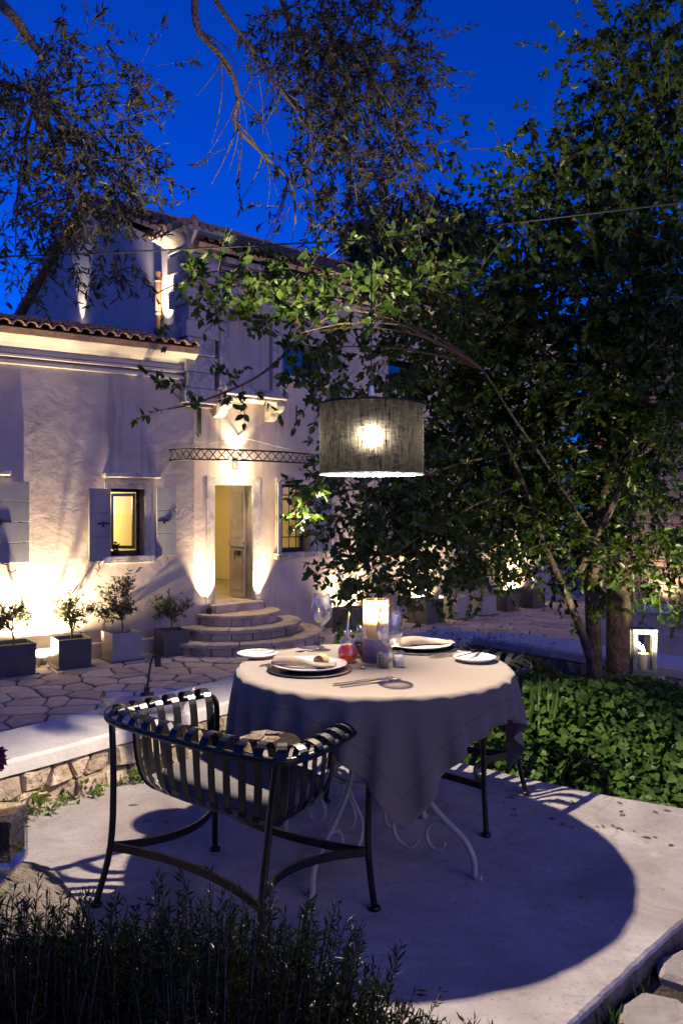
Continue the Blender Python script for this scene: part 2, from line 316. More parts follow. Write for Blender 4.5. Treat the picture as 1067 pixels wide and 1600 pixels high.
# ---------------------------------------------------------------- tablecloth fabric (weave and stitched hem from the cloth's own coordinates)
def cloth_mat(hem):
    m, n, l = mat('tablecloth_fabric'); p = n['Principled BSDF']; p.inputs['Roughness'].default_value = .95; p.inputs['Specular IOR Level'].default_value = .15
    p.inputs['Sheen Weight'].default_value = .15
    uv = n.new('ShaderNodeUVMap'); sx = n.new('ShaderNodeSeparateXYZ'); l.new(uv.outputs[0], sx.inputs[0])
    def mth(op, a, b=None):
        q = n.new('ShaderNodeMath'); q.operation = op
        for i, v in enumerate((a, b)):
            if v is None: continue
            if isinstance(v, (int, float)): q.inputs[i].default_value = v
            else: l.new(v, q.inputs[i])
        return q.outputs[0]
    def edge(s): a = mth('ABSOLUTE', mth('SUBTRACT', s, .5)); return a
    mxe = mth('MAXIMUM', edge(sx.outputs[0]), edge(sx.outputs[1]))
    line = mth('LESS_THAN', mth('ABSOLUTE', mth('SUBTRACT', mxe, .5-hem)), .0022)
    crease = mth('LESS_THAN', mth('MINIMUM', edge(sx.outputs[0]), edge(sx.outputs[1])), .0012)
    nz = n.new('ShaderNodeTexNoise'); nz.inputs['Scale'].default_value = 5; nz.inputs['Detail'].default_value = 4; l.new(uv.outputs[0], nz.inputs['Vector'])
    cr = n.new('ShaderNodeValToRGB'); cr.color_ramp.elements[0].color = (.138, .120, .106, 1); cr.color_ramp.elements[1].color = (.168, .146, .13, 1); l.new(nz.outputs[0], cr.inputs[0])
    dk = n.new('ShaderNodeMix'); dk.data_type = 'RGBA'; dk.blend_type = 'MULTIPLY'; l.new(mth('MULTIPLY', line, .35), dk.inputs[0]); l.new(cr.outputs[0], dk.inputs[6]); dk.inputs[7].default_value = (.4, .36, .34, 1); l.new(dk.outputs[2], p.inputs['Base Color'])
    w = n.new('ShaderNodeTexNoise'); w.inputs['Scale'].default_value = 420; w.inputs['Detail'].default_value = 1; l.new(uv.outputs[0], w.inputs['Vector'])
    big = n.new('ShaderNodeTexNoise'); big.inputs['Scale'].default_value = 9; big.inputs['Detail'].default_value = 3; l.new(uv.outputs[0], big.inputs['Vector'])
    h = mth('ADD', mth('ADD', mth('MULTIPLY', w.outputs[0], .12), mth('MULTIPLY', big.outputs[0], .9)), mth('MULTIPLY', mth('ADD', line, crease), -.7))
    b = n.new('ShaderNodeBump'); b.inputs['Strength'].default_value = .5; b.inputs['Distance'].default_value = .004; l.new(h, b.inputs['Height']); l.new(b.outputs[0], p.inputs['Normal'])
    return m
M['cloth'] = cloth_mat(.055)

# ---------------------------------------------------------------- polygons and stones
def clip(poly, a, b, c):              # keep a*x+b*y<=c
    out = []
    for i in range(len(poly)):
        p, q = poly[i], poly[(i+1) % len(poly)]; dp = a*p[0]+b*p[1]-c; dq = a*q[0]+b*q[1]-c
        if dp <= 0: out.append(p)
        if (dp < 0 < dq) or (dq < 0 < dp):
            t = dp/(dp-dq); out.append((p[0]+(q[0]-p[0])*t, p[1]+(q[1]-p[1])*t))
    return out
def cells(seeds, gap, big=.8):
    S = np.array(seeds); res = []
    for i, s in enumerate(S):
        d2 = ((S-s)**2).sum(1); idx = np.argsort(d2)[1:18]
        poly = [(s[0]-big, s[1]-big), (s[0]+big, s[1]-big), (s[0]+big, s[1]+big), (s[0]-big, s[1]+big)]
        for j in idx:
            n = S[j]-s; L = math.sqrt(d2[j]); n = n/L
            poly = clip(poly, n[0], n[1], n[0]*s[0]+n[1]*s[1]+L/2-gap/2*random.uniform(.7, 1.4))
            if len(poly) < 3: break
        res.append(poly if len(poly) >= 3 else None)
    return res
def slab_piece(poly, h, inset=.012, jit=.004):   # a flat stone with eased edges: local ring, shoulder ring, top
    cx = sum(p[0] for p in poly)/len(poly); cy_ = sum(p[1] for p in poly)/len(poly)
    pl = []
    for i in range(len(poly)):        # one extra point on long edges, cut corners a little
        p, q = poly[i], poly[(i+1) % len(poly)]; L = math.hypot(q[0]-p[0], q[1]-p[1])
        if L < .025: continue
        for t in ((.07, .5, .93) if L > .16 else (.1, .9)):
            jt = jit if t == .5 else jit*.6
            pl.append((p[0]+(q[0]-p[0])*t+random.uniform(-jt, jt), p[1]+(q[1]-p[1])*t+random.uniform(-jt, jt)))
    if len(pl) < 3: return None
    n = len(pl); vs = [(p[0]-cx, p[1]-cy_, 0) for p in pl]
    vs += [(p[0]-cx, p[1]-cy_, h*.7) for p in pl]
    k = lambda p: max(.3, 1-inset/max(.02, math.hypot(p[0]-cx, p[1]-cy_)))
    vs += [((p[0]-cx)*k(p), (p[1]-cy_)*k(p), h) for p in pl]
    fs = []
    for r in (0, 1):
        fs += [(r*n+i, r*n+(i+1) % n, (r+1)*n+(i+1) % n, (r+1)*n+i) for i in range(n)]
    fs.append(tuple(range(2*n, 3*n)))
    return (cx, cy_), vs, fs

# ---------------------------------------------------------------- foliage
def rot_rand(n): 
    v = RNG.normal(size=(n, 3)); return v/np.linalg.norm(v, axis=1)[:, None]
def unit(v): return v/np.maximum(np.linalg.norm(v, axis=1), 1e-9)[:, None]
def leaves_mesh(name, P, D, L, W, up=None, shape='oval', fold=.25, droop=.12):
    n = len(P); D = unit(D); up = rot_rand(n) if up is None else up
    S = unit(np.cross(D, up)); N = np.cross(S, D); L = L[:, None]; W = W[:, None]
    if shape == 'heart': st = [(-.08, .30), (.12, .50), (.45, .42), (.75, .2)]
    elif shape == 'needle': st = [(.5, .5)]
    elif shape == 'slim': st = [(.3, .48), (.7, .4)]
    else: st = [(.22, .42), (.5, .5), (.78, .28)]
    k = len(st); cols = [P]
    for a, w in st: cols.append(P+D*L*a+S*W*w+N*W*fold*w-N*L*droop*a*a)
    cols.append(P+D*L-N*L*droop)
    for a, w in reversed(st): cols.append(P+D*L*a-S*W*w+N*W*fold*w-N*L*droop*a*a)
    nv = 2*k+2; V = np.stack(cols, 1).reshape(-1, 3)
    f1 = np.arange(0, k+2); f2 = np.r_[0, np.arange(k+1, nv)]
    base = (np.arange(n)*nv)[:, None]
    Fi = np.concatenate([base+f1[None], base+f2[None]], 1).reshape(-1, k+2)
    me = bpy.data.meshes.new(name); me.vertices.add(len(V)); me.vertices.foreach_set('co', V.astype(np.float32).ravel())
    nf = len(Fi); me.loops.add(nf*(k+2)); me.loops.foreach_set('vertex_index', Fi.astype(np.int32).ravel())
    me.polygons.add(nf); me.polygons.foreach_set('loop_start', (np.arange(nf)*(k+2)).astype(np.int32))
    me.update(calc_edges=True); me.validate(); return me
def mesh_obj(name, me, m, parent=None, off=None):
    if parent is not None and off is None: off = BASE.get(parent.name, Vector((0, 0, 0)))
    if off is not None: me.transform(Matrix.Translation(-Vector(off)))
    o = bpy.data.objects.new(name, me); C.objects.link(o); me.materials.append(m)
    if parent is not None: o.parent = parent; BASE[o.name] = Vector(off)
    return o
def bez(p0, p1, p2, n=8):
    p0, p1, p2 = Vector(p0), Vector(p1), Vector(p2)
    return [(p0*(1-t)**2+p1*2*t*(1-t)+p2*t*t) for t in [i/(n-1) for i in range(n)]]
def spline(pts, n=6):                 # smooth curve through points
    pts = [Vector(p) for p in pts]; out = []
    for i in range(len(pts)-1):
        a = pts[max(i-1, 0)]; b = pts[i]; c = pts[i+1]; d = pts[min(i+2, len(pts)-1)]
        for k in range(n):
            t = k/n; out.append(.5*((2*b)+(c-a)*t+(2*a-5*b+4*c-d)*t*t+(3*b-a-3*c+d)*t**3))
    out.append(pts[-1]); return out
class Foliage:
    def __init__(s): s.P = []; s.D = []; s.L = []; s.W = []; s.wood = MB()
    def twig(s, a, b, nl, L, W, sag=.1, r=.003, start=.25, spread=.9, wood=True):
        a = np.array(a); b = np.array(b); v = b-a; ln = np.linalg.norm(v)
        mid = (a+b)/2+np.array([0, 0, sag*ln]); t = np.sort(RNG.uniform(start, 1, nl))[:, None]
        pos = a*(1-t)**2+mid*2*t*(1-t)+b*t*t; tan = unit((mid-a)*(1-t)+(b-mid)*t)
        d = tan*.7+rot_rand(nl)*spread+np.array([0, 0, -.18])
        s.P.append(pos); s.D.append(d); q = RNG.uniform(.55, 1.15, nl); s.L.append(L*q); s.W.append(W*q*RNG.uniform(.85, 1.15, nl))
        if wood: s.wood.tube([Vector(a), Vector(mid*.5+(a+b)*.25), Vector(b)], [r, r*.8, r*.35], 3, False)
    def cluster(s, c, rad, nt, nl, L, W, sag=.1, tw=.35, r=.003, down=0.0):
        c = np.array(c); rad = np.array(rad if hasattr(rad, '__len__') else (rad,)*3)
        for _ in range(nt):
            u = rot_rand(1)[0]*RNG.uniform(.1, 1)**.45*rad; a = c+u*.75-np.array([0, 0, 0])
            dr = u/np.linalg.norm(u)*.6+rot_rand(1)[0]*.7+np.array([0, 0, -down]); dr /= np.linalg.norm(dr)
            s.twig(a, a+dr*tw*RNG.uniform(.6, 1.3), nl, L, W, sag, r)
    def limbs(s, origin, targets, r0=.02):
        for tgt in targets:
            o = Vector(origin); g = Vector(tgt); m_ = (o+g)/2+Vector((random.uniform(-.15, .15), random.uniform(-.15, .15), .18*(g-o).length))
            s.wood.tube(bez(o, m_, g, 7), [r0*(1-.75*i/6) for i in range(7)], 5, False)
    def mesh(s, name, shape, **k):
        return leaves_mesh(name, np.concatenate(s.P), np.concatenate(s.D), np.concatenate(s.L), np.concatenate(s.W), shape=shape, **k)

# ================================================================ THE GROUND
YARD = -.87
WA = Vector((-1.48, 3.67)); WD = Vector((.6068, .795)).normalized(); WN = Vector((WD.y, -WD.x))     # first retaining wall face
WC = WA+WD*4.29                                                                                      # inner corner
VD = Vector((.662, -.75)).normalized(); VN = Vector((-VD.y, VD.x))*-1                                # second face
if VN.y > 0: VN = -VN
mb = MB(); mb.add([(-250, -100, YARD-.03), (250, -100, YARD-.03), (250, 400, YARD-.03), (-250, 400, YARD-.03)], [(0, 1, 2, 3)])
yard = tag(mb.build('courtyard', M['joint']), kind='structure'); BASE[yard.name] = Vector((0, 0, 0))
# terrace soil: a sheet inside the two walls with a raised planting bed at the back right
def in_terrace(x, y):
    p = Vector((x, y)); return (p-WA).dot(WN) > -.15 and (p-WC).dot(VN) > -.15
def soil_z(x, y):
    t = (y-(4.75-.42*x)); up = max(0, min(1, t/.5)); g = .03*math.sin(x*9)*math.cos(y*7.3)*.4
    lo = -.085
    return lo+.11*up*(1 if x > -.3 else max(0, (x+.9)/.6))+g
nx, ny = 110, 120; xs = np.linspace(-7, 7, nx); ys = np.linspace(-4, 7.3, ny); idx = {}; vs = []; fs = []
for i, x in enumerate(xs):
    for j, y in enumerate(ys):
        idx[i, j] = len(vs); vs.append((x, y, soil_z(x, y)))
for i in range(nx-1):
    for j in range(ny-1):
        if in_terrace((xs[i]+xs[i+1])/2, (ys[j]+ys[j+1])/2): fs.append((idx[i, j], idx[i+1, j], idx[i+1, j+1], idx[i, j+1]))
mb = MB(); mb.add(vs, fs, True); tag(mb.build('soil', M['soil']), kind='structure')
# concrete patio slab with rounded, slightly wavering edge
pk = [(-2.6, 2.2), (-1.52, 3.60), (-1.02, 4.22), (-.5, 4.62), (.1, 4.68), (.6, 4.44), (1.1, 4.05), (1.56, 3.76), (1.95, 3.62), (1.93, 3.42), (1.55, 3.08), (1.146, 2.73), (.86, 2.44), (.58, 2.15), (.1, 1.66), (-.5, 1.3), (-1.4, 1.2), (-2.3, 1.5)]
edge = [p.to_2d() for p in spline([Vector((*p, 0)) for p in pk+pk[:1]], 22)[:-1]]
edge = [p+Vector((random.gauss(0, .0012), random.gauss(0, .0012))) for p in edge]
n = len(edge); cen = sum(edge, Vector((0, 0)))/n
def inset(p, d): v = p-cen; return p-v.normalized()*d
lip = [.013+.002*math.sin(i*.37)+random.uniform(-.0008, .0008) for i in range(n)]
vs = [(*inset(p, .004), -.022) for p in edge]+[(*inset(p, .001+.25*w_), -.007) for p, w_ in zip(edge, lip)]+[(*inset(p, w_), 0) for p, w_ in zip(edge, lip)]
fs = [(r*n+i, r*n+(i+1) % n, (r+1)*n+(i+1) % n, (r+1)*n+i) for r in range(2) for i in range(n)]+[tuple(range(2*n, 3*n))]
mb = MB(); mb.add(vs, fs); patio = tag(mb.build('patio', M['concrete']), kind='structure'); BASE[patio.name] = Vector((0, 0, 0))
vs = [(*inset(p, random.uniform(-.004, .006)), -.15) for p in edge]+[(*inset(p, random.uniform(0, .010)), -.09) for p in edge]+[(*inset(p, random.uniform(.003, .010)), -.05) for p in edge]+[(*inset(p, .008), -.0205) for p in edge]
fs = [(r*n+i, r*n+(i+1) % n, (r+1)*n+(i+1) % n, (r+1)*n+i) for r in range(3) for i in range(n)]
mb = MB(); mb.add(vs, fs); mb.build('slab_side', M['slabside'], patio)

# crazy paving of the courtyard
JX, JY = (300-CX)/F*13, 13.0
class Fr:
    def __init__(s, J, d): s.J = Vector(J); s.d = Vector(d).normalized(); s.n = Vector((s.d.y, -s.d.x))
    def pt(s, u, z, n=0): p = s.J+s.d*u+s.n*n; return Vector((p.x, p.y, z))
    def px(s, x, y=None, n=0):
        k = (x-CX)/F; J = s.J+s.n*n; u = (k*J.y-J.x)/(s.d.x-k*s.d.y)
        if y is None: return u
        return u, CZ-(y-HY)/F*(J.y+s.d.y*u)
    def box(s, mb, u0, u1, z0, z1, n0, n1):
        return mb.hexa([s.pt(u0, z0, n1), s.pt(u1, z0, n1), s.pt(u1, z0, n0), s.pt(u0, z0, n0), s.pt(u0, z1, n1), s.pt(u1, z1, n1), s.pt(u1, z1, n0), s.pt(u0, z1, n0)])
FM = Fr((JX, JY), (.745, .667)); FL = Fr((JX, JY), (.826, .563))
seeds = []; g = .36
for i in range(int(17/g)):
    for j in range(int(15/g)):
        x = -6.5+(i+.5*(j % 2)+random.uniform(-.42, .42))*g*1.12; y = 7.2+(j+random.uniform(-.42, .42))*g
        p = Vector((x, y))-FM.J
        if p.dot(FM.n) < -.3 and p.dot(FM.d) > 0 or p.dot(FL.n) < -.3 and p.dot(FM.d) < 0: continue
        seeds.append((x, y))
pieces = []
for s_, poly in zip(seeds, cells(seeds, .030)):
    if not poly: continue
    r = slab_piece(poly, .03, .012, .010)
    if not r: continue
    (cx, cy_), v_, f_ = r
    ix, iy = CX+F*cx/cy_, HY+F*(CZ-YARD)/cy_
    seen = (-60 < ix < 420 and iy < 1165) or (830 < ix < 960)
    pieces.append((cy_ if seen else 100+cy_, cx, cy_, v_, f_))
pieces.sort(key=lambda q: q[0]); rest = MB()
for k, (_, cx, cy_, v_, f_) in enumerate(pieces):
    dz = random.uniform(-.006, .006)
    if k < 300:
        m_ = MB(); m_.add(v_, f_); o = m_.build('paving_stone', M['paving'], yard, True); o.location = (cx, cy_, YARD-.03+dz); o.rotation_euler = (random.uniform(-.01, .01), random.uniform(-.01, .01), 0)
    else: rest.add([(v[0]+cx, v[1]+cy_, v[2]+YARD-.03+dz) for v in v_], f_)
tag(rest.build('paving_stone_field', M['paving'], yard), kind='stuff')

# flagstones in the soil by the front edge of the patio
path = thing('stepping_stone_path', 'grey stepping stones set in soil below the patio edge, bottom right', 'path', (1.1, 2.2, -.09))
for poly in ([(.77, 2.27), (.80, 2.36), (.90, 2.44), (1.0, 2.40), (1.05, 2.25), (.95, 2.12), (.80, 2.15)], [(.97, 2.52), (1.02, 2.62), (1.15, 2.68), (1.3, 2.6), (1.28, 2.45), (1.1, 2.42)], [(1.22, 2.76), (1.3, 2.87), (1.5, 2.8), (1.45, 2.65), (1.3, 2.65)]):
    (cx, cy_), v_, f_ = slab_piece(poly, .045, .02, .015)
    m_ = MB(); m_.add([(v[0]+cx, v[1]+cy_, v[2]-.095) for v in v_], f_); m_.build('flagstone', M['flag'], path)

# ---------------------------------------------------------------- retaining walls of rubble with a concrete cap
def rubble_wall(name, label, A, D, N, length, ztop, zbot, u0):
    root = thing(name, label, 'wall', (A.x, A.y, 0))
    def P(u, n, z): p = A+D*u+N*n; return (p.x, p.y, z)
    core = MB(); core.hexa([P(u0, -.03, YARD-.2), P(length, -.03, YARD-.2), P(length, -.40, YARD-.2), P(u0, -.40, YARD-.2), P(u0, -.03, ztop), P(length, -.03, ztop), P(length, -.40, ztop), P(u0, -.40, ztop)])
    core.build('mortar_core', M['mortar'], root)
    cap = MB(); k = max(2, int((length-u0)/.25)); ring = []
    for i in range(k+1):
        u = u0+(length-u0)*i/k; w = random.uniform(-.008, .008)
        ring.append([P(u, .035+w, ztop), P(u, .035+w, ztop+.055), P(u, .02+w, ztop+.07), P(u, -.42, ztop+.07), P(u, -.42, ztop)])
    vs = [p for r in ring for p in r]; fs = [(i*5+j, (i+1)*5+j, (i+1)*5+(j+1) % 5, i*5+(j+1) % 5) for i in range(k) for j in range(5)]+[(0, 1, 2, 3, 4), tuple(k*5+j for j in (4, 3, 2, 1, 0))]
    cap.add(vs, fs); o = cap.build('cap', M['cap'], root); fix_normals(o)
    # stones: uneven cells in the plane of the face
    sd = []; z = zbot
    while z < ztop:
        h = random.uniform(.05, .13); u = u0+random.uniform(0, .1)
        while u < length:
            w = random.uniform(.06, .26); sd.append(((u+w/2), (z+h/2+random.uniform(-.015, .015))*1.6)); u += w
        z += h
    for s_, poly in zip(sd, cells(sd, .012, .3)):
        if not poly: continue
        poly = clip(clip(clip(clip(poly, 0, 1, (ztop-.012)*1.6), 0, -1, -(zbot-.05)*1.6), 1, 0, length), -1, 0, -u0)
        if len(poly) < 3: continue
        poly = [(p[0], p[1]/1.6) for p in poly]
        r = slab_piece(poly, random.uniform(.03, .075), .009, .012)
        if not r: continue
        (cu, cz), v_, f_ = r; m_ = MB(); tx, tz = random.uniform(-.2, .2), random.uniform(-.25, .25)
        m_.add([P(cu+v[0], -.035+v[2]+(v[0]*tx+v[1]*tz if v[2] > .02 else 0)+(random.uniform(-.006, .006) if v[2] > .02 else 0), cz+v[1]) for v in v_], f_); m_.build('stone', M['wallstone'], root)
    return root
rubble_wall('rubble_retaining_wall', 'low rubble stone wall with pale concrete cap behind the near chair', WA, WD, WN, 4.5, .19, -.1, -1.3)
rubble_wall('rubble_retaining_wall', 'low stone wall with concrete cap behind the lantern and tree', WC, VD, VN, 4.2, .19, -.02, .05)

# ================================================================ THE HOUSE
def wall_holes(mb, fr, u0, u1, z0, z1, holes, thick, nface=0):
    us = sorted({u0, u1, *[h[0] for h in holes], *[h[1] for h in holes]}); zs = sorted({z0, z1, *[h[2] for h in holes], *[h[3] for h in holes]})
    def hole(u, z): return any(h[0] < u < h[1] and h[2] < z < h[3] for h in holes)
    for i in range(len(us)-1):
        for j in range(len(zs)-1):
            if hole((us[i]+us[i+1])/2, (zs[j]+zs[j+1])/2): continue
            a, b, c, d = us[i], us[i+1], zs[j], zs[j+1]
            mb.add([fr.pt(a, c, nface), fr.pt(b, c, nface), fr.pt(b, d, nface), fr.pt(a, d, nface)], [(0, 1, 2, 3)])
            mb.add([fr.pt(a, c, nface-thick), fr.pt(b, c, nface-thick), fr.pt(b, d, nface-thick), fr.pt(a, d, nface-thick)], [(3, 2, 1, 0)])
    for h in holes:
        a, b, c, d = h; q = [(a, c), (b, c), (b, d), (a, d)]
        for k in range(4):
            (ua, za), (ub, zb) = q[k], q[(k+1) % 4]
            mb.add([fr.pt(ua, za, nface), fr.pt(ub, zb, nface), fr.pt(ub, zb, nface-thick), fr.pt(ua, za, nface-thick)], [(0, 1, 2, 3)])
    for (ua, za, ub, zb) in ((u0, z0, u0, z1), (u1, z0, u1, z1), (u0, z1, u1, z1)):
        mb.add([fr.pt(ua, za, nface), fr.pt(ub, zb, nface), fr.pt(ub, zb, nface-thick), fr.pt(ua, za, nface-thick)], [(0, 1, 2, 3)])
def uz(fr, x0, x1, y0, y1, n=0):      # pixel rectangle -> wall rectangle
    ua, ub = fr.px(x0, n=n), fr.px(x1, n=n); xm = (x0+x1)/2; return ua, ub, fr.px(xm, y1, n)[1], fr.px(xm, y0, n)[1]
def fbox(fr, u0, u1, z0, z1, n0, n1, name, m, parent, bev=0):
    q = MB(); fr.box(q, u0, u1, z0, z1, n0, n1); o = q.build(name, m, parent)
    if bev: bevel(o, bev)
    return o
def shutter(fr, u0, u1, z0, z1, m, parent, boards=4, horizontal=True, swing=0.0, hinge='l', hook=True):
    """open shutter leaf lying back against the wall (swing: degrees off the wall); its boards are pieces of it"""
    hu = u0 if hinge == 'l' else u1; sg = 1 if hinge == 'l' else -1; W = abs(u1-u0); a = R(swing)
    def P(s, z, n): return fr.pt(hu+sg*(s*math.cos(a))-0*n, z, .03+s*math.sin(a)+n*math.cos(a))
    def pbox(mb, s0, s1, za, zb, n0, n1):
        p = [P(s0, za, n1), P(s1, za, n1), P(s1, za, n0), P(s0, za, n0), P(s0, zb, n1), P(s1, zb, n1), P(s1, zb, n0), P(s0, zb, n0)]
        mb.hexa(p if sg > 0 else [p[1], p[0], p[3], p[2], p[5], p[4], p[7], p[6]])
    mb = MB(); pbox(mb, .012, W-.012, z0+.012, z1-.012, 0, .022); sh = mb.build('shutter', m, parent)
    for k in range(boards):
        q = MB()
        if horizontal: za = z0+(z1-z0)*k/boards; zb = z0+(z1-z0)*(k+1)/boards; pbox(q, 0, W, za+.003, zb-.003, .002, .034)
        else: pbox(q, W*k/boards+.003, W*(k+1)/boards-.003, z0, z1, .002, .034)
        bevel(q.build('board', m, sh), .004, 1)
    zm = (z0+z1)/2+.02; q = MB(); pbox(q, W*.05, W*.62, zm-.014, zm+.014, .034, .042); pbox(q, W*.30, W*.42, zm-.05, zm+.03, .042, .055); q.build('latch', M['iron'], sh)
    if hook:
        q = MB(); b = P(W*.55, z0-.02, .03); c_ = P(W*.55, z0-.1, .05); q.tube([P(W*.4, z0+.005, .01), b, c_, P(W*.62, z0-.13, .05), P(W*.72, z0-.09, .06)], .009, 5); q.build('holdback', M['iron'], sh)
    return sh
def window_fit(fr, h, parent, bars=False, tilt=0.0, inn=-.22):
    u0, u1, z0, z1 = h; w = .045
    mb = MB(); fr.box(mb, u0, u0+w, z0, z1, inn-.05, inn); fr.box(mb, u1-w, u1, z0, z1, inn-.05, inn)
    fr.box(mb, u0+w, u1-w, z0, z0+w*1.4, inn-.05, inn); fr.box(mb, u0+w, u1-w, z1-w, z1, inn-.05, inn)
    wd = mb.build('window', M['darkframe'], parent)
    q = MB(); fr.box(q, u0+w, u1-w, z0+w*1.4, z1-w, inn-.03, inn-.022); q.build('pane', M['pane'], wd)
    if tilt:                          # a casement standing ajar inside
        q = MB()
        def P(s, z, n): return fr.pt(u1-w-s*math.cos(tilt), z, inn-.06-s*math.sin(tilt)-n)
        Wd = (u1-u0)*.85
        for (s0, s1, za, zb) in ((0, .05, z0+.08, z1-.06), (Wd-.05, Wd, z0+.08, z1-.06), (.05, Wd-.05, z0+.08, z0+.13), (.05, Wd-.05, z1-.11, z1-.06)):
            q.hexa([P(s0, za, .04), P(s1, za, .04), P(s1, za, 0), P(s0, za, 0), P(s0, zb, .04), P(s1, zb, .04), P(s1, zb, 0), P(s0, zb, 0)])
        q.build('casement', M['darkframe'], wd)
    if bars:
        for k in range(4):
            q = MB(); u = u0+(u1-u0)*(k+.6)/4.2; q.tube([fr.pt(u, z0-.01, -.09), fr.pt(u, z1+.01, -.09)], .010, 6); q.build('bar', M['iron'], wd)
        for k in range(3):
            q = MB(); z = z0+(z1-z0)*(k+.7)/3.2; q.tube([fr.pt(u0-.01, z, -.09), fr.pt(u1+.01, z, -.09)], .010, 6); q.build('bar', M['iron'], wd)
    return wd
def surround(fr, h, parent, w=.13, sill=True, proud=.025):
    u0, u1, z0, z1 = h
    o = fbox(fr, u0-w, u0, z0, z1, -.2, proud, 'jamb', M['stone_trim'], parent, .008); fbox(fr, u1, u1+w, z0, z1, -.2, proud, 'jamb', M['stone_trim'], parent, .008)
    fbox(fr, u0-w, u1+w, z1, z1+w*.95, -.2, proud+.003, 'lintel', M['stone_trim'], parent, .008)
    if sill: fbox(fr, u0-w-.04, u1+w+.04, z0-.11, z0, -.2, proud+.06, 'sill', M['stone_trim'], parent, .01)

house = thing('house', 'old two-storey stone house with stucco front, tiled gable roof and open arched-step entrance', 'house', (*FM.pt(5, 0, 0).xy, YARD))
house['label'] = 'tall two-storey stucco house with stone corner pillar, lit open doorway and balcony'
HL = 10.6; EAVE = 5.35; T = .38
hDoor = uz(FM, 335, 394, 758, 940); hW2 = uz(FM, 439, 484, 757, 862); hUp = uz(FM, 441, 500, 538, 590)
hW3 = (hW2[0]+2.75, hW2[1]+2.75, hW2[2], hW2[3]); hUp2 = (hUp[0]+2.6, hUp[1]+2.6, hUp[2], hUp[3]); hW4 = (hW2[0]+5.4, hW2[1]+5.4, hW2[2], hW2[3]); hUp3 = (hUp[0]+5.2, hUp[1]+5.2, hUp[2], hUp[3])
hSlot = uz(FM, 462, 465, 634, 665)
mb = MB(); wall_holes(mb, FM, 0, HL, YARD-.3, EAVE, [hDoor, hW2, hUp, hW3, hUp2, hW4, hUp3, hSlot], T)
mb.build('front_wall', M['plaster'], house)
GD = 7.6; RIDGE = 7.35
FG = Fr(FM.pt(0, 0, 0).xy, FM.n*-1)                        # gable wall frame: runs back from the corner
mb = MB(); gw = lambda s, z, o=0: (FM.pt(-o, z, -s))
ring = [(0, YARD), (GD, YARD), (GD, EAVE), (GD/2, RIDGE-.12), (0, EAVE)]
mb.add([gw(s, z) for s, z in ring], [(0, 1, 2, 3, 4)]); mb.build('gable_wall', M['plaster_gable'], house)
mb = MB(); e = lambda s, z: FM.pt(HL, z, -s); mb.add([e(s, z) for s, z in ring], [(4, 3, 2, 1, 0)])
mb.add([FM.pt(0, YARD, -GD), FM.pt(HL, YARD, -GD), FM.pt(HL, EAVE, -GD), FM.pt(0, EAVE, -GD)], [(3, 2, 1, 0)]); mb.build('back_wall', M['plaster'], house)
# roof slab and its barrel tiles
def roof_tiles(parent, fr, u0, u1, n_eave, z_eave, n_ridge, z_ridge, rows_as_parts, part_lo=None, part_hi=None, over=.0, m=None, lay_base=True):
    m = m or M['tile']; run = Vector((n_ridge-n_eave, z_ridge-z_eave)); L = run.length; ca, sa = run.x/L, run.y/L
    def P(u, s, h): return fr.pt(u, z_eave+s*sa+h*abs(ca), n_eave+s*ca+(h*sa if ca < 0 else -h*sa))
    if lay_base:
        q = MB(); q.hexa([P(u0, 0, -.09), P(u1, 0, -.09), P(u1, L, -.09), P(u0, L, -.09), P(u0, 0, -.01), P(u1, 0, -.01), P(u1, L, -.01), P(u0, L, -.01)])
        q.build('roof', M['tile'], parent)
    pitch = .185; tl = .42; ncol = int((u1-u0)/pitch); nrow = int(L/(tl-.05)); jm = MB(); K = 7
    for i in range(ncol):
        u = u0+(i+.5)*pitch
        for j in range(nrow):
            s0 = j*(tl-.05)+random.uniform(-.012, .012)-(.05 if j == 0 else 0); s1 = s0+tl; du = random.uniform(-.008, .008); dh = random.uniform(0, .008)
            r0, r1 = .088, .072; vs = []
            for (s, r, h) in ((s0, r0, .022), (s1, r1, .0)):
                for rr in (r, r-.014):
                    for k in range(K):
                        a = PI*k/(K-1); vs.append(P(u+du+rr*math.cos(a), s, h+dh+rr*math.sin(a)*.85))
            fs = []
            for k in range(K-1):
                fs += [(k, k+1, 2*K+k+1, 2*K+k), (K+k, 3*K+k, 3*K+k+1, K+k+1), (k, K+k, K+k+1, k+1), (2*K+k, 2*K+k+1, 3*K+k+1, 3*K+k)]
            fs += [(0, 2*K, 3*K, K), (K-1, 2*K-1, 4*K-1, 3*K-1)]
            if j < rows_as_parts and (part_lo is None or part_lo < u < part_hi):
                q = MB(); q.add(vs, fs, True); q.build('roof_tile', m, parent)
            else: jm.add(vs, fs, True)
    o = jm.build('tile_field', m, parent); tag(o, kind='stuff'); return o
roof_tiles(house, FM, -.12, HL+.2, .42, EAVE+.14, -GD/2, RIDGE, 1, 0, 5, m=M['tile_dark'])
q = MB(); q.hexa([FM.pt(-.12, EAVE+.05, -GD-.3), FM.pt(HL+.2, EAVE+.05, -GD-.3), FM.pt(HL+.2, RIDGE-.08, -GD/2), FM.pt(-.12, RIDGE-.08, -GD/2), FM.pt(-.12, EAVE+.14, -GD-.3), FM.pt(HL+.2, EAVE+.14, -GD-.3), FM.pt(HL+.2, RIDGE+.02, -GD/2), FM.pt(-.12, RIDGE+.02, -GD/2)]); q.build('rear_roof', M['tile'], house)
q = MB()
for k in range(int(HL/.4)): q.tube([FM.pt(-.12+k*.4, RIDGE+.03, -GD/2), FM.pt(-.12+k*.4+.42, RIDGE+.04, -GD/2)], [.10, .085], 8)
tag(q.build('ridge_tile', M['tile'], house), kind='stuff')
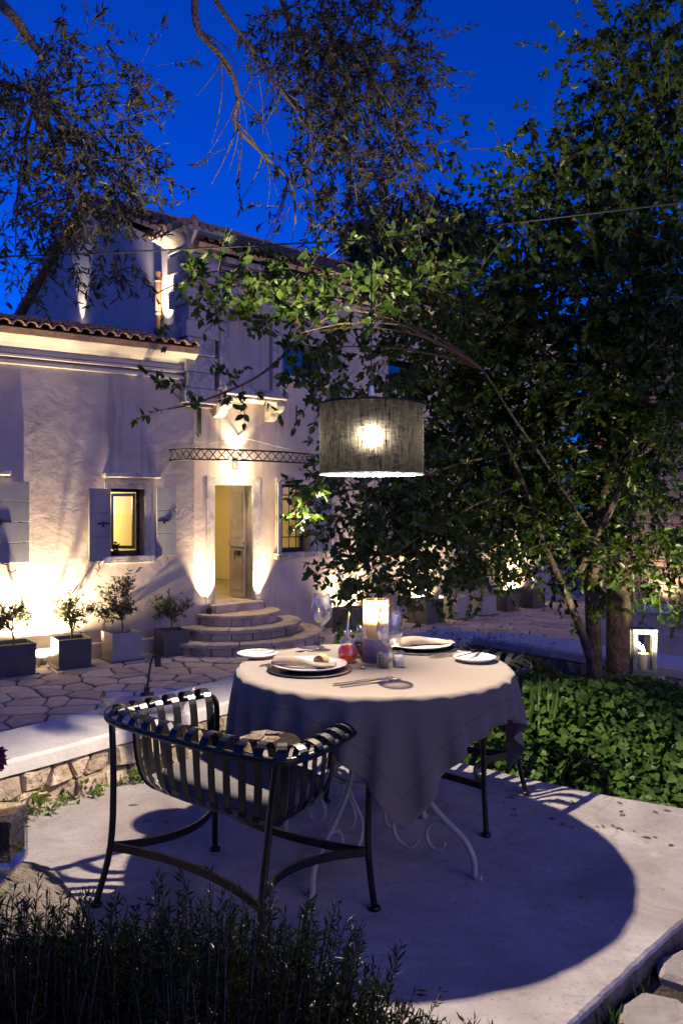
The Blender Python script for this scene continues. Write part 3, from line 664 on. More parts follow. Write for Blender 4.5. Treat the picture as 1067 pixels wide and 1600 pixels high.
# eaves cornice mouldings
for (z0, z1, n1) in ((EAVE-.30, EAVE-.22, .06), (EAVE-.14, EAVE-.06, .16), (EAVE-.06, EAVE+.04, .30)):
    fbox(FM, .45, HL, z0, z1, -.02, n1, 'cornice', M['stone_trim'], house, .012)
# corner pillar of stacked blocks, with capital and its own little tiled hip
zb = 3.0; k = 0
while zb < 5.22:
    h = random.uniform(.24, .30); long_ = k % 2 == 0
    ua, na = (-.20, -.42) if long_ else (-.17, -.30); ub = .40 if long_ else .33
    fbox(FM, ua+random.uniform(-.01, .01), ub, zb+.003, zb+h-.003, na, .17+random.uniform(-.012, .012), 'block', M['stone_trim'], house, .014); zb += h; k += 1
fbox(FM, -.15, .31, 2.95, zb+.02, -.3, .145, 'pillar_core', M['mortar'], house)
mb = MB(); prof = [(.02, 0), (.05, .05), (.05, .10), (.10, .16), (.20, .24), (.24, .27), (.24, .33)]
uc0, uc1, nc0, nc1 = -.17, .36, -.32, .17
for i in range(len(prof)-1):
    (o0, za), (o1, zc) = prof[i], prof[i+1]
    mb.add([FM.pt(uc0-o0, zb+za, nc1+o0), FM.pt(uc1+o0, zb+za, nc1+o0), FM.pt(uc1+o0, zb+za, nc0-o0), FM.pt(uc0-o0, zb+za, nc0-o0), FM.pt(uc0-o1, zb+zc, nc1+o1), FM.pt(uc1+o1, zb+zc, nc1+o1), FM.pt(uc1+o1, zb+zc, nc0-o1), FM.pt(uc0-o1, zb+zc, nc0-o1)],
           [(0, 1, 5, 4), (1, 2, 6, 5), (2, 3, 7, 6), (3, 0, 4, 7)]+([(4, 5, 6, 7)] if i == len(prof)-2 else []))
cp = mb.build('pillar_capital', M['stone_trim'], house)
um, nm = (uc0+uc1)/2, (nc0+nc1)/2; zt = zb+.33; apex = FM.pt(um, zt+.24, nm)
mb = MB(); cr_ = [FM.pt(uc0-.27, zt+.02, nc1+.27), FM.pt(uc1+.27, zt+.02, nc1+.27), FM.pt(uc1+.27, zt+.02, nc0-.27), FM.pt(uc0-.27, zt+.02, nc0-.27)]
for i in range(4):
    a, b = cr_[i], cr_[(i+1) % 4]
    for t in range(7):
        p = a.lerp(b, (t+.5)/7); mb.tube([p-Vector((0, 0, .01)), p.lerp(apex, .88)], [.058, .025], 6)
    mb.tube([a, apex], .05, 6)
mb.tube([apex-Vector((0, 0, .08)), apex+Vector((0, 0, .06)), apex+Vector((0, 0, .13))], [.10, .07, .03], 8); mb.build('capital_tile', M['tile'], cp)
# downpipes
mb = MB(); pp = FM.pt(-.07, 0, -.95); mb.tube([(pp.x, pp.y, 3.75), (pp.x, pp.y, 5.3)], .05, 10)
for z in (3.95, 4.6, 5.15): mb.lathe([(.052, -.02), (.06, -.02), (.06, .02), (.052, .02)], 10, (pp.x, pp.y, z))
mb.build('downpipe', M['copper'], house)
u_, _z = FM.px(309, 640); mb = MB(); mb.tube([FM.pt(u_, 3.3, .06), FM.pt(u_, 2.55, .06), FM.pt(u_+.02, 2.5, .02)], .03, 8); mb.build('downpipe', M['iron'], house)
# bay over the door: grey niche with pilasters on a corbelled balcony slab
u0, u1, z0, z1 = uz(FM, 331, 428, 613, 624)
bal = fbox(FM, u0, u1, z0, z1+.02, -.02, .42, 'balcony_slab', M['stone_trim'], house, .02); fbox(FM, u0+.05, u1-.05, z0-.05, z0-.001, -.02, .34, 'moulding', M['stone_trim'], bal, .015)
for uu in (u0+.02, u1-.20):           # scrolled corbels
    mb = MB(); pr = [(.0, 0), (.34, 0), (.35, -.05), (.32, -.11), (.25, -.15), (.20, -.16), (.17, -.22), (.10, -.27), (.0, -.29)]; n = len(pr)
    vs = [FM.pt(uu, z0-.052+q_, p_) for p_, q_ in pr]+[FM.pt(uu+.17, z0-.052+q_, p_) for p_, q_ in pr]
    mb.add(vs, [tuple(range(n)), tuple(range(2*n-1, n-1, -1))]+[(i, n+i, n+(i+1) % n, (i+1) % n) for i in range(n)]); fix_normals(mb.build('corbel', M['stone_trim'], bal))
zt_ = FM.px(380, 492)[1]
fbox(FM, u0+.02, u0+.19, z1+.02, zt_, -.02, .24, 'pilaster', M['stone_trim'], house, .012); fbox(FM, u1-.17, u1-.02, z1+.02, zt_-.02, -.02, .20, 'pilaster', M['stone_trim'], house, .012)
fbox(FM, u0+.19, u1-.17, z1+.02, zt_-.05, -.02, .10, 'niche_panel', M['plaster'], house, .01); fbox(FM, u0-.05, u1+.03, zt_, zt_+.09, -.02, .32, 'niche_cornice', M['stone_trim'], house, .02)
# openings
surround(FM, hDoor, house, .16, sill=False); surround(FM, hW2, house, .12); surround(FM, hW3, house, .12); surround(FM, hW4, house, .12)
for h in (hUp, hUp2, hUp3): surround(FM, h, house, .09); window_fit(FM, h, house)
window_fit(FM, hW2, house, bars=True); window_fit(FM, hW3, house, bars=True); window_fit(FM, hW4, house)
zc = hW2[3]+.03; za = hW2[2]-.03
shutter(FM, hW2[0]-.30, hW2[0]-.02, za, zc, M['shutter_pale'], house, 3, False, 40, 'r')
shutter(FM, hW2[1]+.13, hW2[1]+.46, za, zc, M['shutter'], house, 3, True, 4, 'l')
for h in (hW3, hW4):
    shutter(FM, h[0]-.46, h[0]-.13, za, zc, M['shutter'], house, 3, True, 4, 'r'); shutter(FM, h[1]+.13, h[1]+.46, za, zc, M['shutter'], house, 3, True, 4, 'l')
# door: one leaf stands half open inside
def DP(s, z, n): a = R(93); return FM.pt(hDoor[1]-.01-s*math.cos(a)-n*math.sin(a), z, -.18-s*math.sin(a)+n*math.cos(a))
def dbox(mb, s0, s1, za, zb, n0, n1): mb.hexa([DP(s1, za, n1), DP(s0, za, n1), DP(s0, za, n0), DP(s1, za, n0), DP(s1, zb, n1), DP(s0, zb, n1), DP(s0, zb, n0), DP(s1, zb, n0)])
DW = .50; z0, z1 = hDoor[2]+.02, hDoor[3]-.02; mb = MB(); dbox(mb, 0, DW, z0, z1, -.02, .012); leaf = mb.build('door', M['oldwood'], house); leaf['label'] = 'weathered wooden door leaf standing open inwards'
for (s0, s1, za, zb) in ((.08, DW-.08, z0+.12, z0+.82), (.08, DW-.08, z0+1.02, z1-.1)):
    q = MB(); dbox(q, s0, s1, za, zb, .012, .022); bevel(q.build('door_panel', M['oldwood'], leaf), .008, 2)
q = MB(); dbox(q, .02, DW-.02, z0+.87, z0+.96, .012, .05); q.build('crossbar', M['oldwood'], leaf)
q = MB(); dbox(q, .14, .30, z0+.72, z0+.80, .024, .05); q.tube([DP(.2, z0+.76, .05), DP(.2, z0+.76, .09), DP(.2, z0+.66, .09)], .01, 6); q.build('lock', M['iron'], leaf)
fbox(FM, hDoor[0]-.1, hDoor[1]+.1, hDoor[2]-.14, hDoor[2]-.004, -.36, .22, 'threshold', M['step'], house, .015)
# steps: three half-round treads of cut stone
steps = thing('entrance_steps', 'three half-round stone steps below the lit doorway', 'steps', (*FM.pt((hDoor[0]+hDoor[1])/2, 0, .3).xy, YARD))
ucd = (hDoor[0]+hDoor[1])/2+.02; zd = hDoor[2]-.14; hs = (zd-YARD)/3
for k, rr in enumerate((.72, 1.08, 1.42)):
    zt = zd-k*hs; npc = 5+2*k
    mb = MB()
    def ring_pt(a, r, z): return FM.pt(ucd-r*math.cos(a), z, .05+r*math.sin(a)*.92)
    for i in range(npc):              # tread stones with overhanging nosing
        a0 = PI*i/npc+.006; a1 = PI*(i+1)/npc-.006; q = MB(); seg = 5; rin = 0 if k == 0 else (.72, 1.08)[k-1]-.12; vs = []
        for (r, z) in ((rin, zt-.055), (rr+.03, zt-.055), (rr+.035, zt-.03), (rr+.028, zt-.006), (rr+.012, zt), (rin, zt)):
            for j in range(seg): vs.append(ring_pt(a0+(a1-a0)*j/(seg-1), max(r, .02), z+random.uniform(-.002, .002)))
        fs = [(a*seg+j, a*seg+j+1, ((a+1) % 6)*seg+j+1, ((a+1) % 6)*seg+j) for a in range(6) for j in range(seg-1)]+[tuple(a*seg for a in range(6)), tuple(a*seg+seg-1 for a in range(5, -1, -1))]
        q.add(vs, fs); fix_normals(q.build('tread_stone', M['step'], steps))
    nr = 7+3*k
    for i in range(nr):               # riser stones, set back under the nosing
        a0 = PI*i/nr+.008; a1 = PI*(i+1)/nr-.008; q = MB(); seg = 4; vs = []; of = random.uniform(-.012, .012)
        for (r, z) in ((rr-.14, zt-hs), (rr-.025+of, zt-hs), (rr-.025+of, zt-.062), (rr-.14, zt-.062)):
            for j in range(seg): vs.append(ring_pt(a0+(a1-a0)*j/(seg-1), r, z))
        fs = [(a*seg+j, a*seg+j+1, ((a+1) % 4)*seg+j+1, ((a+1) % 4)*seg+j) for a in range(4) for j in range(seg-1)]+[tuple(a*seg for a in range(4)), tuple(a*seg+seg-1 for a in range(3, -1, -1))]
        q.add(vs, fs); fix_normals(q.build('riser_stone', M['step'], steps))
    mb = MB(); vs = []
    for z in (YARD-.03, zt-.06):
        for j in range(17): vs.append(ring_pt(PI*j/16, rr-.06, z))
    mb.add(vs, [(j, j+1, 18+j, 17+j) for j in range(16)]+[tuple(range(17, 34))]); fix_normals(mb.build('step_core', M['mortar'], steps))
# canopy: bowed lattice fascia of iron with a thin glass roof and stay rods
zc0 = FM.px(370, 719, .75)[1]; zc1 = FM.px(370, 703, .75)[1]
ca = FM.px(272, n=.15); cb = FM.px(486, n=.15)
def bow(t): return (ca+(cb-ca)*(.5-.5*math.cos(PI*t)), .02+.80*math.sin(PI*t)**.8)
B = [bow(i/28) for i in range(29)]
mb = MB(); mb.tube([FM.pt(u, zc0, n_) for u, n_ in B], .014, 5); can = mb.build('canopy', M['iron'], house); can['label'] = 'bowed iron lattice canopy with glass roof above the doorway'
mb = MB(); mb.tube([FM.pt(u, zc1, n_) for u, n_ in B], .014, 5); mb.build('rail', M['iron'], can); nb = 26
for i in range(nb):                   # lattice bars
    for (ta, tb) in ((i/nb, (i+1)/nb), ((i+1)/nb, i/nb)):
        q = MB(); a, b = bow(ta), bow(tb); q.tube([FM.pt(a[0], zc0, a[1]), FM.pt(b[0], zc1, b[1])], .009, 4); q.build('lattice_bar', M['iron'], can)
mb = MB(); vs = [FM.pt(u, zc1+.015, n_) for u, n_ in B]+[FM.pt(u, zc1+.15, .015) for u, n_ in B]
mb.add(vs, [(i, i+1, 30+i, 29+i) for i in range(28)]); mb.build('glass_roof', M['pane'], can)
for (xa, ya, xb) in ((372, 682, 470), (372, 682, 300)):
    t = FM.px(xa, ya); mb = MB(); tb = .86 if xb > 400 else .14; b = bow(tb); mb.tube([FM.pt(t[0], t[1], .01), FM.pt(b[0], zc1, b[1])], .007, 5); mb.build('stay_rod', M['white_iron'], can)

# ---------------------------------------------------------------- the low wing on the left
wing = thing('house_wing', 'low stucco wing with tiled eave and grey shutters on the left', 'house', (*FL.pt(-2.5, 0, 0).xy, YARD))
WEAVE = FL.px(150, 548)[1]
hWin = uz(FL, 173, 226, 764, 868); hLeft = (hWin[0]-2.62, hWin[1]-2.62, hWin[2], hWin[3])
mb = MB(); wall_holes(mb, FL, -8, .03, YARD-.3, WEAVE, [hWin, hLeft], T, .02); mb.build('wing_wall', M['plaster'], wing)
mb = MB(); mb.add([FL.pt(-8, YARD, .02), FL.pt(-8, YARD, -5), FL.pt(-8, WEAVE, -5), FL.pt(-8, WEAVE, .02)], [(0, 1, 2, 3)]); mb.build('side_wall', M['plaster'], wing)
for (z0, z1, n1) in ((WEAVE-.32, WEAVE-.27, .07), (WEAVE-.22, WEAVE-.18, .10)): fbox(FL, -8, .0, z0, z1, 0, n1, 'string_course', M['plaster_pale'], wing, .01)
mb = MB(); prof = [(.02, -.16), (.06, -.16), (.08, -.10), (.15, -.03), (.25, .03), (.30, .06), (.30, .12), (.02, .12)]; vs = []
for u in (-8, -.02): vs += [FL.pt(u, WEAVE+z, n_) for n_, z in prof]
n = len(prof); mb.add(vs, [(i, (i+1) % n, n+(i+1) % n, n+i) for i in range(n)]+[tuple(range(n)), tuple(range(2*n-1, n-1, -1))]); fix_normals(mb.build('eaves_cornice', M['plaster_pale'], wing))
roof_tiles(wing, FL, -8, -.03, .36, WEAVE+.15, -3.2, WEAVE+1.02, 3, -4.4, 0)
fbox(FL, -8, .0, YARD-.1, YARD+.22, .02, .16, 'plinth', M['plaster_pale'], wing, .015)
surround(FL, hWin, wing, .10); surround(FL, hLeft, wing, .10)
wd = window_fit(FL, hWin, wing, tilt=R(55)); window_fit(FL, hLeft, wing)
for h in (hWin, hLeft): fbox(FL, h[0]-.13, h[1]+.22, h[3]+.17, h[3]+.24, 0, .16, 'hood', M['stone_trim'], wing, .012)
s0 = uz(FL, 136, 171, 763, 877); shutter(FL, s0[0], s0[1], s0[2], s0[3], M['shutter'], wing, 3, True, 8, 'r')
s1 = uz(FL, 243, 272, 762, 868); shutter(FL, s1[0], s1[1], s1[2], s1[3], M['shutter'], wing, 3, True, 8, 'l')
s2 = uz(FL, -30, 44, 752, 880); shutter(FL, s2[0], s2[1], s2[2], s2[3], M['shutter'], wing, 4, True, 3, 'l')
fbox(FL, s2[0]-.8, FL.px(14), hWin[3]+.17, hWin[3]+.24, .01, .16, 'hood', M['stone_trim'], wing, .012)
# ---------------------------------------------------------------- lit rooms behind the openings
def room(name, owner, fr, u0, u1, z0, z1, d0, d1, floor):
    def sheet(nm, p, m_, par): q = MB(); q.add(p, [(0, 1, 2, 3)]); return q.build(nm, m_, par)
    fl = sheet(name, [fr.pt(u0, z0, d0), fr.pt(u1, z0, d0), fr.pt(u1, z0, d1), fr.pt(u0, z0, d1)], floor, owner)
    sheet('room_ceiling', [fr.pt(u0, z1, d0), fr.pt(u1, z1, d0), fr.pt(u1, z1, d1), fr.pt(u0, z1, d1)], M['room'], fl)
    sheet('room_wall', [fr.pt(u0, z0, d1), fr.pt(u1, z0, d1), fr.pt(u1, z1, d1), fr.pt(u0, z1, d1)], M['room'], fl)
    for u in (u0, u1): sheet('room_wall', [fr.pt(u, z0, d0), fr.pt(u, z0, d1), fr.pt(u, z1, d1), fr.pt(u, z1, d0)], M['room'], fl)
def lamp_point(name, loc, power, color, rad, parent=None):
    l = bpy.data.lights.new(name, 'POINT'); l.energy = power; l.color = color; l.shadow_soft_size = rad
    o = bpy.data.objects.new(name, l); C.objects.link(o); o.location = loc
    if parent: o.parent = parent; o.location = Vector(loc)-BASE[parent.name]
    return o
room('hall_floor', house, FM, hDoor[0]-.9, hW2[1]+.6, hDoor[2]-.01, hDoor[3]+.5, -T-.01, -4.2, M['roomfloor'])
room('bedroom_floor', wing, FL, hWin[0]-1.2, -.15, YARD+.4, hWin[3]+.5, -T-.0, -3.6, M['roomfloor'])
def pendant_in(name, label, loc, power):
    t = thing(name, label, 'lamp', loc); q = MB(); q.lathe([(.09, 0), (.15, -.16), (.145, -.16), (.085, 0)], 16, loc); q.build('lamp_shade', M['linen'], t)
    q = MB(); q.tube([Vector(loc), Vector(loc)+Vector((0, 0, .5))], .006, 5); q.build('cord', M['cable'], t)
    lamp_point('bulb_light', Vector(loc)-Vector((0, 0, .2)), power, (1, .72, .34), .05, t)
pendant_in('hall_lamp', 'small shaded ceiling lamp inside the entrance hall', tuple(FM.pt(hDoor[0]-.2, hDoor[3]+.0, -2.4)), 130)
pendant_in('bedroom_lamp', 'white shaded lamp inside the wing bedroom', tuple(FL.pt(hWin[0]-.05, hWin[3]+.05, -2.2)), 150)
# furniture glimpsed indoors
bed = thing('bed', 'white bed seen through the wing window', 'bed', tuple(FL.pt(hWin[0]-.2, YARD+.4, -2.9)))
fbox(FL, hWin[0]-1.0, hWin[0]+.32, YARD+.4, hWin[2]+.12, -3.55, -2.0, 'mattress', M['linen'], bed, .05); fbox(FL, hWin[0]-1.0, hWin[0]+.32, YARD+.4, hWin[2]+.62, -3.59, -3.555, 'headboard', M['linen'], bed, .02)
fbox(FL, hWin[0]-.4, hWin[0]+.2, hWin[2]+.121, hWin[2]+.25, -3.5, -3.15, 'pillow', M['linen'], bed, .05)
bench = thing('hall_bench', 'white wooden bench inside the entrance hall', 'bench', tuple(FM.pt(hDoor[0]+.15, hDoor[2], -2.2)))
ua = hDoor[0]-.35; fbox(FM, ua, ua+.75, hDoor[2]+.36, hDoor[2]+.41, -3.0, -2.5, 'seat', M['linen'], bench, .008)
for uu in (ua+.03, ua+.66):
    for nn in (-2.96, -2.58): fbox(FM, uu, uu+.06, hDoor[2], hDoor[2]+.36, nn, nn+.05, 'leg', M['linen'], bench)
fbox(FM, ua+.5, ua+.53, hDoor[2]+.41, hDoor[2]+1.0, -3.0, -2.5, 'backrest', M['linen'], bench, .008)
pic = thing('wall_picture', 'small dark framed picture on the hall wall', 'picture', tuple(FM.pt(hDoor[0]+.42, hDoor[3]-.25, -4.18)))
fbox(FM, hDoor[0]+.38, hDoor[0]+.68, hDoor[3]-.32, hDoor[3]-.08, -4.19, -4.15, 'frame', M['oldwood'], pic, .008)
pot = thing('window_plant', 'dark little potted plant on the sill of the wing window', 'plant', tuple(FL.pt(hWin[0]+.12, hWin[2]+.06, -.14)))
pc = FL.pt(hWin[0]+.13, hWin[2]+.0, -.12); q = MB(); q.lathe([(.0, .0), (.035, .0), (.05, .09), (.043, .09), (.04, .07), (0, .07)], 12, pc); q.build('pot', M['darkframe'], pot)
fo = Foliage(); [fo.twig(pc+Vector((0, 0, .08)), pc+Vector((random.uniform(-.11, .11), random.uniform(-.05, .05), random.uniform(.13, .24))), 9, .045, .03, .1, .003) for _ in range(9)]
mesh_obj('foliage', fo.mesh('foliage', 'oval'), M['darkleaf'], pot)

# ---------------------------------------------------------------- brick side building, low wall, on the right
FB = Fr((6.05, 18.4), FM.n)            # runs towards the viewer's right
annex = thing('block_wall', 'tall wall of pale stone blocks behind the tree at the right edge', 'wall', (*FB.pt(2, 0, 0).xy, YARD))
fbox(FB, -.5, 6, YARD-.2, 5.2, -.4, -.015, 'mortar_core', M['mortar'], annex)
rh = .185; blockm = noise_mat('wall_block', (.27, .20, .16), (.38, .29, .24), .9, 8, .4, 30, island=.18)
for j in range(26):
    u = -.5-(.23 if j % 2 else 0); z = YARD+j*rh
    while u < 4.2:
        w = random.choice((.40, .46, .52)); a = max(u+.008, -.5); b = u+w-.008
        if b-a > .08: fbox(FB, a, b, z+.008, z+rh-.008, -.016, random.uniform(.004, .014), 'block', blockm, annex, .006)
        u += w
lw_ = thing('low_garden_wall', 'low grey rendered wall with pale cap, right of the tree', 'wall', (4.4, 10.6, YARD))
FW = Fr((3.55, 11.3), (.86, -.51)); zt = .02
fbox(FW, 0, 5, YARD-.1, zt-.08, -.35, 0, 'wall_body', M['plaster'], lw_); fbox(FW, -.03, 5, zt-.08, zt, -.40, .05, 'cap', M['cap'], lw_, .01)
fbox(FW, .8, 5, YARD-.1, -.25, .0, .5, 'ledge', M['plaster'], lw_, .01)

# ---------------------------------------------------------------- spotlights that wash the walls
def uplight(label, loc, target, power, angle, blend, color=(1, .77, .47), rad=.03, size=.045, group='wall-washing ground spotlights'):
    loc = Vector(loc); d = (Vector(target)-loc).normalized()
    t = thing('ground_spotlight', label, 'spotlight', tuple(loc), group)
    rot = d.to_track_quat('Z', 'Y').to_matrix()
    def oriented(prof): 
        q = MB(); q.lathe(prof, 14); q.v = [tuple(rot@Vector(v)+loc+Vector((0, 0, .05))) for v in q.v]; return q
    oriented([(0, -.06), (size*.8, -.06), (size, -.04), (size, .05), (size*.9, .05), (size*.9, .03)]).build('housing', M['iron'], t)
    oriented([(0, .028), (size*.9, .028)]).build('lens', M['lens'], t)
    q = MB(); q.tube([loc, loc+Vector((0, 0, .05))], .014, 6); q.build('stem', M['iron'], t)
    l = bpy.data.lights.new('spot_beam', 'SPOT'); l.energy = power; l.color = color; l.spot_size = R(angle); l.spot_blend = blend; l.shadow_soft_size = rad
    o = bpy.data.objects.new('spot_beam', l); C.objects.link(o); o.parent = t
    o.location = Vector((0, 0, .05))+d*.06; o.rotation_euler = (-d).to_track_quat('Z', 'Y').to_euler()
    return t
def up_at(fr, label, x, n, z, power, angle, blend, tn=.0, tz=2.2, du=0, **k):
    u = fr.px(x, n=n); return uplight(label, fr.pt(u, z, n), fr.pt(u+du, z+tz, tn), power, angle, blend, **k)
up_at(FL, 'ground spotlight between the two leftmost planters', 68, .21, YARD, 1900, 165, 1.0, tn=.02)
up_at(FM, 'ground spotlight left of the doorway on the steps', 327, .15, zd, 700, 64, 1.0, tn=-.05, tz=1.6)
up_at(FM, 'ground spotlight right of the doorway on the steps', 410, .15, zd, 850, 64, 1.0, tn=-.05, tz=1.6)
up_at(FM, 'ground spotlight below the barred window, behind the wine glass', 551, .26, YARD, 700, 120, 1.0, tn=-.1)
up_at(FM, 'ground spotlight behind the middle planters on the right', 668, .25, YARD, 800, 120, 1.0, tn=-.1)
up_at(FM, 'ground spotlight at the far end of the house', 813, .25, YARD, 1100, 120, 1.0, tn=-.1)
def gable_spot(label, s, z, power, ang, off=.16):
    a = FM.pt(-off, z, -s); b = FM.pt(.04, z+2.2, -s); return uplight(label, a, b, power, ang, .7, color=(1, .80, .55))
gable_spot('roof spotlight throwing a narrow beam up the blue gable', 4.05, 4.62, 170, 40)
gable_spot('roof spotlight beside the stone corner pillar', .72, 4.2, 330, 80, .22)
# door sconce, up and down
us = (hDoor[0]+hDoor[1])/2+.03; zs_ = zc0-.02
sco = thing('door_sconce', 'bright up-and-down wall light above the door lintel', 'wall lamp', tuple(FM.pt(us, zs_, .05)))
q = MB(); FM.box(q, us-.05, us+.05, zs_-.09, zs_+.09, .0, .03); q.build('back_plate', M['iron'], sco)
q = MB(); FM.box(q, us-.012, us+.012, zs_+.05, zs_+.075, .03, .26); q.build('arm', M['iron'], sco)
pc = FM.pt(us, zs_-.02, .25); q = MB(); q.lathe([(.001, .075), (.05, .07), (.06, .05), (.055, .05)], 16, pc); q.build('lamp_cap', M['iron'], sco)
q = MB(); q.lathe([(.001, -.055), (.028, -.047), (.048, -.027), (.055, 0), (.05, .026), (.034, .046)], 18, pc); q.build('globe', M['globe'], sco)
for sgn, pw in ((1, 170), (-1, 60)):
    l = bpy.data.lights.new('spot_beam', 'SPOT'); l.energy = pw; l.color = (1, .76, .45); l.spot_size = R(95); l.spot_blend = .8; l.shadow_soft_size = .03
    o = bpy.data.objects.new('spot_beam', l); C.objects.link(o); o.parent = sco; o.location = Vector((*(FM.n*.06), sgn*.11)); o.rotation_euler = (0, 0, 0) if sgn < 0 else (PI, 0, 0)
# block wall and tree uplights
uplight('ground spotlight at the foot of the block wall', FB.pt(1.3, YARD, .35), FB.pt(1.5, 2, 0), 150, 120, 1.0)
uplight('garden spotlight in the ivy beside the lantern', (2.07, 4.75, .36), (1.72, 5.4, 1.1), 80, 85, .6, color=(1, .84, .52), group='garden spotlights')

# ---------------------------------------------------------------- planters with young olives
def make_planter(name, pale, w, h, seed, tall):
    random.seed(seed); root = thing(name, '', 'planter')
    m_ = M['planter_pale'] if pale else M['planter']; q = MB(); t = .02
    pr = [(w/2*.96, .012), (w/2, h), (w/2-t, h), (w/2-t*1.1, h-.06)]
    for i in range(3):
        (a, za), (b, zc_) = pr[i], pr[i+1]; q.add([(sx*a, sy*a, za) for sx, sy in ((-1, -1), (1, -1), (1, 1), (-1, 1))]+[(sx*b, sy*b, zc_) for sx, sy in ((-1, -1), (1, -1), (1, 1), (-1, 1))], [(k, (k+1) % 4, 4+(k+1) % 4, 4+k) for k in range(4)])
    q.build('box', m_, root, True)
    q = MB(); q.box(-w/2-.03, w/2+.03, -w/2-.03, w/2+.03, 0, .02); q.build('saucer', M['planter'], root, True)
    q = MB(); q.add([(-w/2+t, -w/2+t, h-.05), (w/2-t, -w/2+t, h-.05), (w/2-t, w/2-t, h-.05), (-w/2+t, w/2-t, h-.05)], [(0, 1, 2, 3)]); q.build('earth', M['soil'], root, True)
    fo = Foliage(); st = Vector((0, 0, h-.06)); top = Vector((random.uniform(-.05, .05), 0, h+.16)); fo.wood.tube([st, (st+top)/2+Vector((.012, 0, 0)), top], [.016, .013, .011], 6)
    for _ in range(9 if not tall else 12):
        e = top+Vector((random.gauss(0, .16), random.gauss(0, .16), random.uniform(.08, .34 if not tall else .62))); fo.wood.tube(bez(top, (top+e)/2+Vector((0, 0, .02)), e, 4), [.009, .007, .005, .003], 4, False)
        for _ in range(13): fo.twig(e.lerp(top, random.uniform(0, .7)), e+Vector((random.gauss(0, .10), random.gauss(0, .10), random.gauss(.03, .09))), 12, .062, .019, .05, .0025)
    fo.wood.build('stem', M['olivebark'], root, True)
    mesh_obj('foliage', fo.mesh('foliage', 'slim'), M['potolive'], root, (0, 0, 0)); return root
PR = [make_planter('olive_planter', False, .47, .42, 3, False), make_planter('olive_planter', True, .45, .42, 5, True), make_planter('olive_planter', False, .45, .40, 9, False), make_planter('olive_planter', True, .47, .44, 12, False)]
for o in PR: o['group'] = 'planters with small olive trees along the house'
used = set()
def planter(k, x, y, rz, label, fr, s=1.0):
    o = PR[k] if k not in used else copy_tree(PR[k]); used.add(k)
    p = onz(x, y, YARD); o.location = p; o.rotation_euler.z = math.atan2(fr.d.y, fr.d.x)+rz; o.scale = (s, s, s); o['label'] = label
planter(0, 22, 1052, .02, 'dark cube planter with small olive tree at the left picture edge', FL, 1.0)
planter(2, 112, 1040, -.04, 'dark cube planter with bushy olive beside the bright ground spotlight', FL, 1.0)
planter(1, 190, 1030, .05, 'pale cube planter with the tallest olive, under the wing window', FL, .98)
planter(2, 268, 1021, .0, 'dark cube planter with small olive next to the steps', FL, .92)
planter(0, 548, 985, .1, 'dark cube planter just behind the wine glass and carafe', FM, 1.0)
planter(3, 600, 982, -.03, 'pale cube planter behind the glowing candle', FM, 1.0)
planter(0, 664, 972, .06, 'dark wide planter, third along the wall right of the steps', FM, 1.08)
planter(3, 712, 965, .0, 'pale planter, fourth along the wall right of the steps', FM, 1.0)
planter(1, 752, 960, -.05, 'pale planter, third from the far end of the house', FM, .95)
planter(2, 788, 953, .02, 'dark planter, second from the far end of the house', FM, 1.0)
planter(0, 828, 948, .0, 'dark planter at the far end beside the last spotlight', FM, 1.0)

# ================================================================ TABLE
TC = Vector((.13, 3.26)); TR = .545; TZ = .75
tb = thing('bistro_table', 'round table with white scrolled iron legs under the cloth', 'table', (TC.x, TC.y, 0))
q = MB(); q.lathe([(0, .72), (TR-.01, .72), (TR, .726), (TR, .742), (TR-.006, .747), (0, .747)], 48, (TC.x, TC.y, 0)); q.build('table_top', M['white_iron'], tb)
q = MB(); q.tube([(TC.x+.17*math.cos(a), TC.y+.17*math.sin(a), .33) for a in [2*PI*i/28 for i in range(29)]], .013, 6, False); q.build('ring', M['white_iron'], tb)
for ang in (-31, -123, 149, 57):
    a = R(ang); ex = Vector((math.cos(a), math.sin(a), 0))
    def LP(r, z): return Vector((TC.x, TC.y, 0))+ex*r+Vector((0, 0, z))
    q = MB(); q.tube(spline([LP(.30, .715), LP(.24, .60), (LP(.165, .42)), LP(.19, .32), LP(.28, .22), LP(.385, .14), LP(.425, .07), LP(.43, .012), LP(.455, .008)], 5), .012, 7); lg = q.build('leg', M['white_iron'], tb)
    q = MB(); cc = (.285, .115); q.tube([LP(cc[0]+(.078-.011*t)*math.cos(.9+t*1.0), cc[1]+(.078-.011*t)*math.sin(.9+t*1.0)) for t in [i*.25 for i in range(22)]], .007, 6); q.build('scroll', M['white_iron'], lg)
    q = MB(); q.tube(spline([LP(.19, .32), LP(.14, .24), LP(.09, .16), LP(.10, .09), LP(.16, .06), LP(.20, .10)], 5), .007, 6); q.build('scroll', M['white_iron'], lg)
